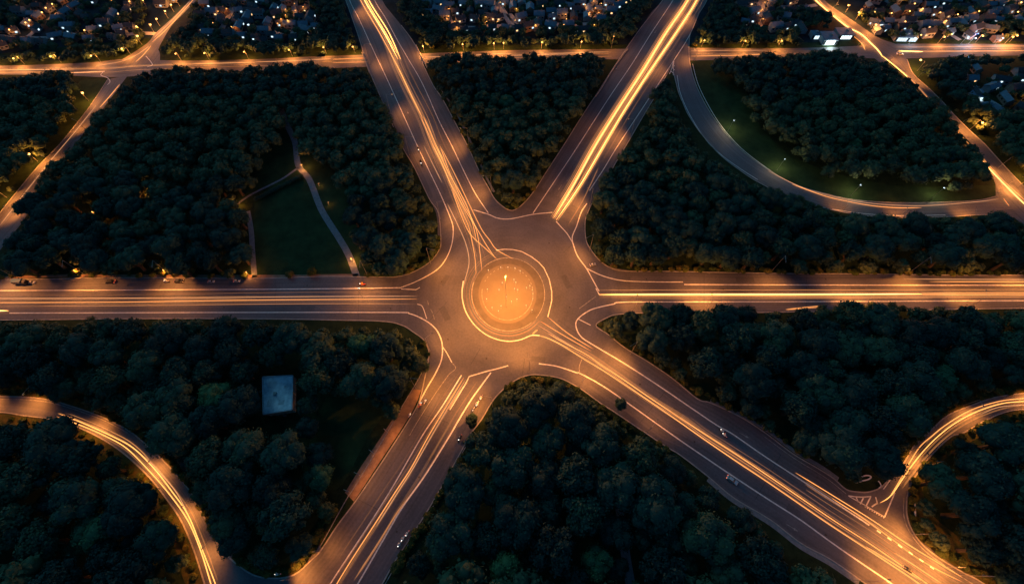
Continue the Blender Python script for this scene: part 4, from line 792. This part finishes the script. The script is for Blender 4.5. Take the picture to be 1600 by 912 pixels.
def house(px, rz, label, group, lit=None, pale=False, kind=None, scale=1.0):
    a = G(*px)
    if any(inpoly(px[0]+dx, px[1]+dy, c) for c in ROADPX for dx, dy in ((0, 0), (-7, 0), (7, 0), (0, 4))): return None
    for (x, y, r) in HOUSES:
        if (x-a.x)**2+(y-a.y)**2 < (r+2.6)**2: return None
    HOUSES.append((a.x, a.y, 4.0)); w, d, h, wl, rf, ch, wn = HP[random.randrange(4) if kind is None else kind]
    t = empty('house', a, rz); t.scale = (scale,)*3; tag(t, label, 'house', group)
    link('wall', wl['brick' if random.random() < .35 else 'wall'], t); r = link('roof', rf['paleroof' if pale else 'rooftile'], t); link('chimney', ch, r)
    n = 3 if w > 7 else 2; litk = random.randrange(n)
    for s in (-1, 1):
        for k in range(n):
            g_ = 'glass' if lit is None or k != litk or s > 0 else lit
            link('window', wn[g_], t, (-w/2+w*(k+.5)/n, s*(d/2+.02), h*.55))
    return t
ZL = [('far top left', 'low house with a lit window in the dark fields at the top left', '21,3 94,33 126,27 110,44 168,42 189,48 195,56 142,64 145,5 156,4 60,48 92,60 115,51 180,30 118,25 200,20 255,10 270,2 15,66'),
      ('left estate', 'small house with a lit window in the estate left of the north-west arm', '335,25 316,48 297,66 327,69 380,59 392,39 402,62 438,63 461,63 476,18 487,33 430,17 440,40 325,12 318,30 375,20 388,30 375,45 410,5 420,20 425,58 330,58 312,62 495,45 480,50 470,30 435,28 412,68 425,70'),
      ('middle estate', 'small house with a lit window in the estate between the two northern arms', '669,34 667,24 682,30 742,33 691,52 814,33 809,48 896,30 911,50 987,2 954,23 842,30 668,8 690,8 712,22 725,10 735,22 750,12 755,25 720,34 766,30 790,8 815,10 828,20 846,12 860,22 874,10 862,30 890,14 905,8 920,20 902,35 860,46 840,45 825,47 870,47 780,31 790,47 770,47 740,52 725,50 710,50 938,33 950,10 965,12 975,5 945,38'),
      ('slip estate', 'small lit house right of the north-east arm beyond the north road', '1171,9 1162,38 1175,24 1200,20 1178,35 1165,20 1196,35 1203,8 1215,5 1235,5 1250,18 1232,20 1222,32 1238,40 1250,48 1225,46'),
      ('right estate', 'low house with a lit window in the dark estate at the top right', '1484,38 1510,36 1572,21 1554,64 1540,59 1361,38 1372,41 1380,48 1390,50 1405,46 1440,45 1430,28 1470,8 1500,15 1530,15 1555,35 1590,38 1520,50 1450,12 1445,57 1475,27 1545,25 1590,5 1560,10 1480,54'),
      ('edge estate', 'house with a lit window among the trees at the upper right edge', '1513,127 1579,144 1568,158 1520,150 1545,140 1560,128 1595,150 1510,145 1535,132 1590,125 1530,133 1585,130 1610,140')]
for zn, lab, ps in ZL:
    for i, p in enumerate(PL(ps)):
        lit = 'winw' if random.random() < .3 else 'win'; pale = random.random() < .45
        house(p, random.choice((0, .1, 1.57, -.3, .4)), lab if not pale else lab.replace('house', 'pale roofed house'), 'houses '+zn if not pale else 'pale roofed houses '+zn, lit, pale)
ZR = [('left estate', (312, 500, -10, 64), 70, 'dark unlit house in the estate left of the north-west arm'), ('middle estate', (655, 985, -12, 54), 190, 'dark unlit house in the estate between the two northern arms'), ('slip estate', (1145, 1240, -8, 48), 36, 'dark unlit house right of the north-east arm'),
      ('right estate', (1345, 1600, -8, 60), 60, 'dark unlit house in the estate at the top right'), ('far top left', (0, 220, -8, 62), 14, 'dark unlit house in the fields at the top left'), ('edge estate', (1500, 1600, 112, 172), 12, 'dark unlit house among trees at the upper right edge')]
def near_street(x, y): return any(edist(x, y, PL(s)+PL(s)[::-1]) < 3.2 for s in STREETS)
for zn, (x0, x1, y0, y1), n, lab in ZR:
    for i in range(n):
        x, y = random.uniform(x0, x1), random.uniform(y0, y1)
        if near_street(x, y) or any(inpoly(x, y, PL(WOODS[k][0])) for k in ('far middle', 'far left', 'far right')) or any(inpoly(x, y-2, c) or inpoly(x, y+3, c) for c in ROADPX): continue
        pale = random.random() < .5
        house((x, y), random.choice((0, .1, 1.57, -.3)), lab if not pale else lab.replace('dark unlit', 'pale roofed unlit'), ('dark houses ' if not pale else 'pale unlit houses ')+zn, None, pale)
for si, s_ in enumerate(STREETS):
    Q = wline(PL(s_), 3); L_ = float(np.sum(np.hypot(*np.diff(Q, axis=0).T))); nn = int(L_/7.5)
    if nn < 2 or si in (9999,): continue
    Q = resamp(Q, nn); T = np.gradient(Q, axis=0); T /= np.hypot(T[:, 0], T[:, 1])[:, None]
    for k in range(nn):
        for sg in (-1, 1):
            x, y = Q[k]+np.array([-T[k][1], T[k][0]])*sg*7.5; X_, Y_ = (float(v) for v in pix(x, y, 0))
            if random.random() < .2 or near_street(X_, Y_) or not (-20 < X_ < 1620 and -12 < Y_ < 176) or any(inpoly(X_, Y_, PL(WOODS[w_][0])) for w_ in ('far middle', 'far left', 'far right')) or any(inpoly(X_, Y_-2, c) or inpoly(X_, Y_+3, c) for c in ROADPX): continue
            pale = random.random() < .6; zone = 'left of the north-west arm' if X_ < 560 else 'between the two northern arms' if X_ < 1040 else 'right of the north-east arm' if X_ < 1290 else 'at the top right'
            lb = ('pale roofed' if pale else 'dark roofed')+' house facing an estate street '+zone
            house((X_, Y_), math.atan2(T[k][1], T[k][0]), lb, lb, 'win' if random.random() < .25 else None, pale, kind=random.choice((0, 2)))
print('HOUSES', len(HOUSES))
# trees scattered between the houses: one mass
tt = []
for (x0, x1, y0, y1, n) in ((-60, 230, -12, 82, 420), (300, 500, -12, 75, 420), (655, 990, -12, 60, 700), (1140, 1270, -10, 60, 160), (1340, 1680, -12, 62, 520), (1495, 1640, 105, 182, 60)):
    for i in range(n):
        x, y = random.uniform(x0, x1), random.uniform(y0, y1)
        if near_street(x, y) or near_street(x, y+3) or any(inpoly(x, y+3, c) or inpoly(x, y, c) for c in ROADPX): continue
        a = G(x, y); r = random.uniform(1.7, 3.4)
        if any((hx-a.x)**2+(hy-a.y)**2 < (r+2.6)**2 for hx, hy, _ in HOUSES): continue
        if 1250 < x < 1345 and y > 44: continue
        tt.append((a.x, a.y, r*1.1, r, 1.0))
mass('garden_trees', tt, 'dark garden trees and scrub between the far houses', M['leaf'])
# lamps of the estates
EL = [('orange lamp among the far top left fields', '23,57 48,46 54,42 73,30 79,23 89,17 38,5 108,6 139,58 180,10 208,13 229,11', 900),
      ('orange lamp in the estate left of the north-west arm', '345,28 358,24 337,46 382,8 437,47 442,40 449,25 449,34 452,42 463,16 464,27 452,6 476,21 366,52', 700),
      ('orange lamp in the estate between the two northern arms', '662,6 701,24 700,36 698,40 758,37 759,44 776,44 780,14 713,53 793,6 805,24 837,11 881,33 882,40 878,49 834,49 925,49 932,30 927,23 924,12 936,16 946,6 960,4 918,30 911,18 710,44 803,42', 700),
      ('orange lamp right of the north-east arm beyond the north road', '1190,7 1188,14 1184,25 1195,34 1185,40 1244,38 1282,40', 900),
      ('orange lamp in the dark estate at the top right', '1357,29 1383,31 1411,28 1419,16 1431,24 1458,30 1485,33 1467,43 1518,28 1578,29 1583,14 1572,8 1537,6 1404,44 1428,65 1475,64 1385,9 1405,8', 900),
      ('orange lamp among the houses at the upper right edge', '1569,143 1592,160', 1200)]
for lab, ps, en in EL:
    for p in PL(ps): lamp(p, (p[0]+3, p[1]+1), 5, en*.28, lab, 'lamps: '+lab, glow=.30 if 'top right' not in lab and 'top left' not in lab else .46, arm=.8, kind='point', rad=.6)
for p, l, mm in (((1516, 63), 'small blue light beyond the north road on the right', 'blue_globe'), ((1500, 100), 'small blue light at the wood edge below the north road', 'blue_globe'), ((1419, 70), 'white lamp near the pale shed row', 'white_globe'), ((1500, 70), 'left of the two white lamps on the north road verge', 'white_globe'), ((1512, 70), 'right of the two white lamps on the north road verge', 'white_globe'), ((1554, 70), 'single white lamp on the north road verge near the right edge', 'white_globe')):
    lamp(p, (p[0]+3, p[1]+1), 5, 500, l, None, glow=.45 if mm != 'blue_globe' else .4, mat_=mm, arm=.8, kind='point', col=(.7, .85, 1) if mm != 'blue_globe' else (.2, .4, 1))
# shops
def block(px0, px1, h, roofm, label, name='shop', front=None, depth_px=12, rows=None, wallm='wall', cat='shop'):
    """flat roofed block whose front foot runs from px0 to px1 and which goes back depth_px photo pixels"""
    a = G(*px0); b = G(*px1); c = G(px0[0], px0[1]-depth_px); w = (b-a).length; dp = (c-a).length; t = empty(name, a, math.atan2(b.y-a.y, b.x-a.x)); tag(t, label, cat)
    MB().box(0, w, 0, dp, 0, h).build('wall', M[wallm], t); r = MB().box(-.2, w+.2, -.2, dp+.2, h, h+.25).build('roof', M[roofm], t)
    MB().box(w*.6, w*.6+1.4, dp*.5, dp*.5+1.4, h+.25, h+1.1).build('roof_unit', M['grey'], r)
    if front:
        n = max(2, int(w/1.6))
        for k in range(n): MB().box(w*(k+.08)/n, w*(k+.92)/n, -.08, -.02, .3, h-.3).build('window', M[front] if (k*7) % 5 else M['glass'], t)
    return t
s1 = block((1284, 71), (1306, 71), 3.6, 'paleroof', 'bright shop with a glowing white front beside the busy top right road', front='shop', depth_px=13)
point(s1, 2.5, 5, 1300, (.8, 1, .95), 1).location.y = -3
s2 = block((1308, 62), (1332, 62), 3.0, 'paleroof', 'pale shed with a strip of white windows right of the bright shop', front='shop', depth_px=11)
s3 = block((1267, 62), (1278, 62), 3.0, 'paleroof', 'small kiosk with a white window left of the bright shop', name='kiosk', front='win', depth_px=7, cat='kiosk')
s4 = block((1396, 65), (1430, 66), 3.0, 'paleroof', 'long pale blue shed beyond the far right junction', name='shed', front='win', depth_px=8, cat='shed')
s5 = block((1361, 44), (1378, 44), 2.8, 'paleroof', 'pale shed with bright windows above the far right junction', name='shed', front='shop', depth_px=6, cat='shed')
s6 = block((893, 53), (906, 53), 2.8, 'paleroof', 'brightest pale house front at the foot of the middle estate', name='house', front='shop', depth_px=5, cat='house')
s7 = block((1512, 158), (1536, 159), 3.2, 'paleroof', 'large pale blue roofed house among trees at the upper right edge', name='house', front='win', depth_px=11, cat='house')
# ------------------------------------------------ flat roofed building in the wood
H = 3.6
c = [G(411, 589, H), G(458, 587, H), G(457, 640, H), G(412, 647, H)]
V = [(p.x, p.y, 0) for p in c]+[(p.x, p.y, H) for p in c]
fb = empty('flat_roofed_building', ((c[0].x+c[2].x)/2, (c[0].y+c[2].y)/2, 0)); tag(fb, 'flat roofed building with a worn pale blue roof in the south-west wood', 'building'); ox, oy = fb.location.x, fb.location.y
obj('wall', [(x-ox, y-oy, z) for x, y, z in V], [(0, 1, 5, 4)[::-1], (1, 2, 6, 5)[::-1], (2, 3, 7, 6)[::-1], (3, 0, 4, 7)[::-1], (4, 5, 6, 7)[::-1]], M['grey'], fb)
rf = obj('roof', [(p.x-ox, p.y-oy, H+.03) for p in c]+[(p.x-ox, p.y-oy, H+.08) for p in c], [(0, 3, 2, 1), (4, 5, 6, 7), (0, 1, 5, 4), (1, 2, 6, 5), (2, 3, 7, 6), (3, 0, 4, 7)], M['flatroof'], fb)
for i in range(4):
    a, b = c[i], c[(i+1) % 4]; pr = bar_ribbon('parapet', [(a.x-ox, a.y-oy), ((a.x+b.x)/2-ox, (a.y+b.y)/2-oy), (b.x-ox, b.y-oy)], .45, H+.09, H+.55, M['felt'], fb)
for (X, Y, w, d) in ((440, 628, 2.4, 2.2), (425, 600, 3.2, 2.0), (447, 604, 1.6, 1.2), (421, 630, 1.8, 2.8)):
    p = G(X, Y, H); MB().box(p.x-ox-w/2, p.x-ox+w/2, p.y-oy-d/2, p.y-oy+d/2, H+.085, H+.10).build('roof_patch', M['felt'], rf)
p = G(430, 615, H); MB().box(p.x-ox-.6, p.x-ox+.6, p.y-oy-.6, p.y-oy+.6, H+.085, H+.7).build('roof_hatch', M['grey'], rf)
for k in range(5): MB().box(-5.5+k*2.4, -4.2+k*2.4, c[3].y-oy-.35, c[3].y-oy-.05, .9, 2.3).build('window', M['glass'], fb)
# kerb ring and barriers by the right side road
q = smooth(PL('1337,753 1343,746 1352,742.5 1359,743 1360,746 1355,749 1346,751 1337,754')); x, y = gnd(q[:, 0], q[:, 1]); Qr = np.stack([x, y], 1)
tag(bar_ribbon('stone_edging', Qr, .45, 0, .3, M['white']), 'pale leaf shaped stone edging on the dark grass by the right side road', 'edging')
q = wline(PL('1371,751 1374,755 1375,759 1372,762')); tag(bar_ribbon('rail', q, .2, .3, .7, M['white']), 'short curved white rail beside the leaf shaped edging', 'rail')
q = wline(PL('1427,779 1427.6,790 1428,800 1428,806')); t = tag(bar_ribbon('guard_rail', q, .35, .45, .85, M['white']), 'white guard rail standing on the inner kerb of the right side road', 'guard rail')
for k in range(0, len(q), 4):
    MB().box(q[k][0]-.08, q[k][0]+.08, q[k][1]-.08, q[k][1]+.08, 0, .45).build('post', M['pole'], t)
# parapet of the overpass on the north-east arm and the north-west arm
for P, l in (('981,78 972,88 955,113 940,138 930,152', 'long lit parapet wall along the left side of the north-east arm'), ('566,84 572,100 578,116', 'short parapet of the north-west arm over the north road, left side'), ('650,72 660,92 668,108', 'short parapet of the north-west arm over the north road, right side')):
    w_ = tag(bar_ribbon('parapet_wall', wline(PL(P)), .45, 0, 1.1, M['kerb']), l, 'parapet')
# ------------------------------------------------ vehicles
def carproto(body):
    prof = [(-2.15, .35), (-2.2, .75), (-2.05, .95), (-1.0, 1.0), (.85, 1.0), (2.0, .82), (2.2, .6), (2.15, .35)]
    def extr(prof, w0, w1, zc):
        V = [(x, -(w0 if z < zc else w1), z) for x, z in prof]+[(x, (w0 if z < zc else w1), z) for x, z in prof]; n = len(prof)
        return V, [tuple(range(n)), tuple(range(2*n-1, n-1, -1))]+[(i, i+n, (i+1) % n+n, (i+1) % n) for i in range(n)]
    V, Fc = extr(prof, .88, .80, .8); me = {}
    me['body'] = mesh('body', V, Fc, body)
    cab = [(-1.85, .98), (-1.3, 1.42), (.25, 1.42), (1.0, .98)]
    V = [(x, -(.78 if z < 1 else .62), z) for x, z in cab]+[(x, (.78 if z < 1 else .62), z) for x, z in cab]
    me['window'] = mesh('window', V, [(0, 1, 2, 3), (7, 6, 5, 4)]+[(i, i+4, (i+1) % 4+4, (i+1) % 4) for i in range(4)], M['glass'])
    r = MB().box(-1.25, .2, -.6, .6, 1.425, 1.47, .05, .05); me['roof'] = mesh('roof', r.v, r.f, body)
    w = MB(); w.tube((0, -.11, 0), (0, .11, 0), .33, .33, 12); me['wheel'] = mesh('wheel', w.v, w.f, M['tyre'])
    h = MB().box(-.04, .04, -.18, .18, -.08, .08); me['head'] = mesh('headlight', h.v, h.f, M['head']); me['tail'] = mesh('tail_light', h.v, h.f, M['tail'])
    me['headoff'] = mesh('headlight', h.v, h.f, M['white']); return me
CB = {k: mat('paint_'+k, c, .35, .2, spec=.5) for k, c in (('dark', (.02, .022, .03)), ('white', (.5, .52, .54)), ('silver', (.45, .5, .52)), ('blue', (.03, .06, .10)), ('red', (.35, .04, .03)))}
CP = {}
def car(px, toward, col, label, name='car', lit=False, group=None, s=1.0):
    a = G(*px); d = G(*toward)-a; t = empty(name, (a.x, a.y, .075), math.atan2(d.y, d.x)); tag(t, label, 'car', group); t.scale = (s,)*3
    if col not in CP: CP[col] = carproto(CB[col])
    me = CP[col]; link('body', me['body'], t); link('window', me['window'], t); link('roof', me['roof'], t)
    for sx in (-1.35, 1.35):
        for sy in (-.8, .8): link('wheel', me['wheel'], t, (sx, sy, .33))
    for sy in (-.6, .6): link('headlight', me['head' if lit else 'headoff'], t, (2.17, sy, .68)); link('tail_light', me['tail'], t, (-2.19, sy, .75))
    return t
car((1143, 750), (1153, 757), 'silver', 'small pale silver car alone in the lower lane of the south-east arm')
car((281, 440), (300, 440), 'dark', 'dark estate car at the upper kerb of the west arm, right of a lit motorcycle')
car((174, 441), (150, 441), 'dark', 'dark low car parked by itself on the left part of the west arm')
car((51, 442), (70, 442), 'white', 'small white car parked in front of the dark lorry on the west arm', s=.75)
car((331, 440.5), (350, 440), 'white', 'white car on the west arm kerb, left of the other pale car', s=.7)
car((371, 439.8), (390, 439), 'silver', 'pale grey car on the west arm kerb where the road turns dim', s=.7)
car((926, 414), (935, 412), 'white', 'white car stopped by the kerb at the mouth of the east arm', s=.72)
car((1417, 889), (1408, 883), 'dark', 'dark car driving through the bright patch at the bottom right', s=.7)
car((1405, 85.8), (1415, 86), 'white', 'white car waiting at the far right junction', lit=True, s=1)
# dark lorry
a = G(36, 443); t = empty('lorry', (a.x, a.y, .075)); tag(t, 'dark blue lorry parked behind the small white car on the west arm', 'lorry')
MB().box(-3.2, 1.5, -1.1, 1.1, .9, 3.0, .05, .05).build('cargo_box', CB['blue'], t); MB().box(1.6, 3.2, -1.05, 1.05, .6, 2.5, .12, .1).build('cab', CB['dark'], t); MB().box(3.17, 3.22, -.85, .85, 1.5, 2.2).build('windscreen', M['glass'], t)
for x in (-2.3, 2.3):
    for y in (-.95, .95): MB().tube((x, y-.14, .45), (x, y+.14, .45), .45, .45, 12).build('wheel', M['tyre'], t)
# motorcycle + rider
def bike_parts(bodym):
    b = MB(); b.box(-.55, .35, -.13, .13, .45, .80, .08, .04); b.tube((.1, 0, .75), (.45, 0, .85), .14, .12); b.box(-.85, -.05, -.12, .12, .78, .9, .05, .03); b.tube((.62, -.06, .33), (.42, -.06, .95), .03); b.tube((.62, .06, .33), (.42, .06, .95), .03)
    h = MB(); h.tube((.38, -.36, 1.02), (.38, .36, 1.02), .022); h.tube((.40, 0, .9), (.38, 0, 1.03), .03)
    w = MB(); w.ring((0, 0, 0), 1, .32, .055, .1); w.tube((0, -.05, 0), (0, .05, 0), .1, .1); w.box(-.25, .25, -.012, .012, -.015, .015); w.box(-.015, .015, -.012, .012, -.25, .25)
    l = MB(); l.ball((.52, 0, .9), .09, 8, 5); r = MB(); r.ball((-.87, 0, .82), .06, 6, 4)
    return dict(body=mesh('body', b.v, b.f, bodym), handlebar=mesh('handlebar', h.v, h.f, M['chrome']), wheel=mesh('wheel', w.v, w.f, M['tyre']), head=mesh('headlight', l.v, l.f, M['head']), tail=mesh('tail_light', r.v, r.f, M['tail']))
def rider_mesh():
    J = [((-.30, 0, .95), .16), ((-.22, 0, 1.18), .15), ((-.10, 0, 1.42), .17), ((-.05, 0, 1.55), .07), ((-.01, 0, 1.66), .10), ((.02, 0, 1.78), .09)]; E = [(0, 1), (1, 2), (2, 3), (3, 4), (4, 5)]
    for s in (-1, 1):
        k = len(J); J += [((-.08, .20*s, 1.42), .07), ((.10, .30*s, 1.18), .052), ((.34, .27*s, 1.05), .035), ((.42, .26*s, 1.04), .04)]; E += [(2, k), (k, k+1), (k+1, k+2), (k+2, k+3)]
        k = len(J); J += [((-.22, .14*s, .92), .10), ((.18, .22*s, .80), .075), ((.05, .22*s, .42), .05), ((.20, .22*s, .36), .045)]; E += [(0, k), (k, k+1), (k+1, k+2), (k+2, k+3)]
    me = bpy.data.meshes.new('rider'); me.from_pydata([j[0] for j in J], E, []); o = bpy.data.objects.new('rider', me); C.objects.link(o)
    md = o.modifiers.new('skin', 'SKIN'); o.modifiers.new('sub', 'SUBSURF').levels = 1
    sv = me.skin_vertices[0].data
    for i, j in enumerate(J): sv[i].radius = (j[1], j[1]); sv[i].use_root = (i == 0)
    dg = bpy.context.evaluated_depsgraph_get(); r = bpy.data.meshes.new_from_object(o.evaluated_get(dg)); bpy.data.objects.remove(o); return r
RM = rider_mesh(); RMS = {}
for k, c_ in (('black', (.02, .02, .025)), ('white', (.7, .7, .7)), ('pink', (.55, .30, .38)), ('orange', (.6, .22, .05))):
    m = RM.copy(); m.materials.clear(); m.materials.append(mat('clothes_'+k, c_, .8)); m.polygons.foreach_set('use_smooth', [True]*len(m.polygons)); RMS[k] = m
hb = MB(); hb.ball((.01, 0, 1.73), .15, 10, 7); HM = {k: mesh('helmet', hb.v, hb.f, CB[k], True) for k in ('white', 'dark', 'red')}
vs = MB(); vs.box(.10, .165, -.09, .09, 1.69, 1.78, .02, .02); VM = mesh('visor', vs.v, vs.f, M['glass'])
BP = {}
def bike(px, toward, col, cloth, helm, label, plabel, s=1.15, ped=False, name='motorcycle', cat='motorcycle', g_=None):
    a = G(*px); d = G(*toward)-a; rz = math.atan2(d.y, d.x)
    t = empty(name, (a.x, a.y, .09), rz); tag(t, label, cat, g_); t.scale = (s,)*3
    if col not in BP: BP[col] = bike_parts(CB[col])
    m = BP[col]; link('body', m['body'], t); link('handlebar', m['handlebar'], t); link('headlight', m['head'], t); link('tail_light', m['tail'], t)
    for x in (-.62, .66): link('wheel', m['wheel'], t, (x, 0, .32))
    if cloth:
        p = link('person', RMS[cloth], None, (a.x, a.y, .09), rz); p.scale = (s,)*3; tag(p, plabel, 'person', (g_+' riders') if g_ else None); hh = link('helmet', HM[helm], p); link('visor', VM, hh)
    return t
bike((657, 633), (664, 622), 'red', 'pink', 'white', 'red motorcycle riding up the left kerb lane of the south-west arm', 'rider in pink with a white helmet on the red motorcycle', 1.6)
bike((665, 628), (672, 617), 'white', 'white', 'white', 'white motorcycle just ahead of the red one on the south-west arm', 'rider in white just ahead of the pink rider', 1.3)
bike((641, 649), (648, 638), 'silver', 'white', 'white', 'pale motorcycle at the left kerb, behind the red one', 'rider in white at the left kerb, behind the pink rider', 1.2)
bike((752, 622), (745, 634), 'white', 'white', 'white', 'first white motorcycle of the file in the right lane of the south-west arm', 'rider in white leading the file on the right lane, nearest the roundabout', 1.5)
bike((746, 632), (739, 644), 'white', 'white', 'white', 'middle white motorcycle of the file in the right lane of the south-west arm', 'rider in white in the middle of the file on the right lane', 1.7)
bike((740, 640), (733, 652), 'white', 'black', 'white', 'last white motorcycle of the file, just above the small leaning tree', 'rider in black with a white helmet just above the small leaning tree', 1.3)
bike((719, 685), (712, 697), 'dark', 'black', 'white', 'dark motorcycle close to the right kerb below the small leaning tree', 'rider in black with a white helmet below the small leaning tree', 1.7)
bike((637, 833.5), (630, 845), 'silver', 'white', 'white', 'top one of three pale motorcycles stopped at the lower right kerb', 'rider on the top one of three pale motorcycles', 1.4)
bike((630.5, 841), (624, 852), 'silver', 'white', 'red', 'middle one of three pale motorcycles stopped at the lower right kerb', 'rider with a red helmet on the middle one of three pale motorcycles', 1.5)
bike((625, 850), (618, 861), 'silver', 'white', 'white', 'lowest one of three pale motorcycles stopped at the lower right kerb', 'rider on the lowest one of three pale motorcycles', 1.5)
bike((567, 446), (555, 446), 'red', 'orange', 'dark', 'red motorcycle on the upper lane of the west arm near the lone lamp post', 'rider in orange with a dark helmet on the west arm', 1.9)
bike((654, 236), (658, 247), 'dark', 'black', 'dark', 'upper one of two dark motorcycles in the left lane of the north-west arm', 'rider in black on the upper one of two dark motorcycles', 1.7)
bike((658, 257), (662, 268), 'dark', 'black', 'dark', 'lower one of two dark motorcycles in the left lane of the north-west arm', 'rider in black on the lower one of two dark motorcycles', 2.0)
bike((1127, 674), (1119, 667), 'dark', 'white', 'dark', 'dark motorcycle between the lane lines of the dim south-east arm', 'rider in white on the dim south-east arm', 1.5)
bike((1130, 680), (1122, 673), 'white', 'white', 'white', 'white motorcycle right behind the dark one on the south-east arm', 'rider in white with a white helmet, second on the south-east arm', 1.4)
bike((436, 896), (424, 897), 'white', 'white', 'white', 'white motorcycle parked on the lit verge at the tip of the south-west wood', 'rider in white on the lit verge at the tip of the south-west wood', 1.5)
bike((262, 441), (250, 441), 'silver', 'white', 'white', 'motorcycle with bright headlight just left of the dark estate car', 'rider in white just left of the dark estate car', 1.6)
print('OBJS', len(bpy.data.objects), 'ntri', sum(len(o.data.polygons) for o in C.objects if o.type == 'MESH'))
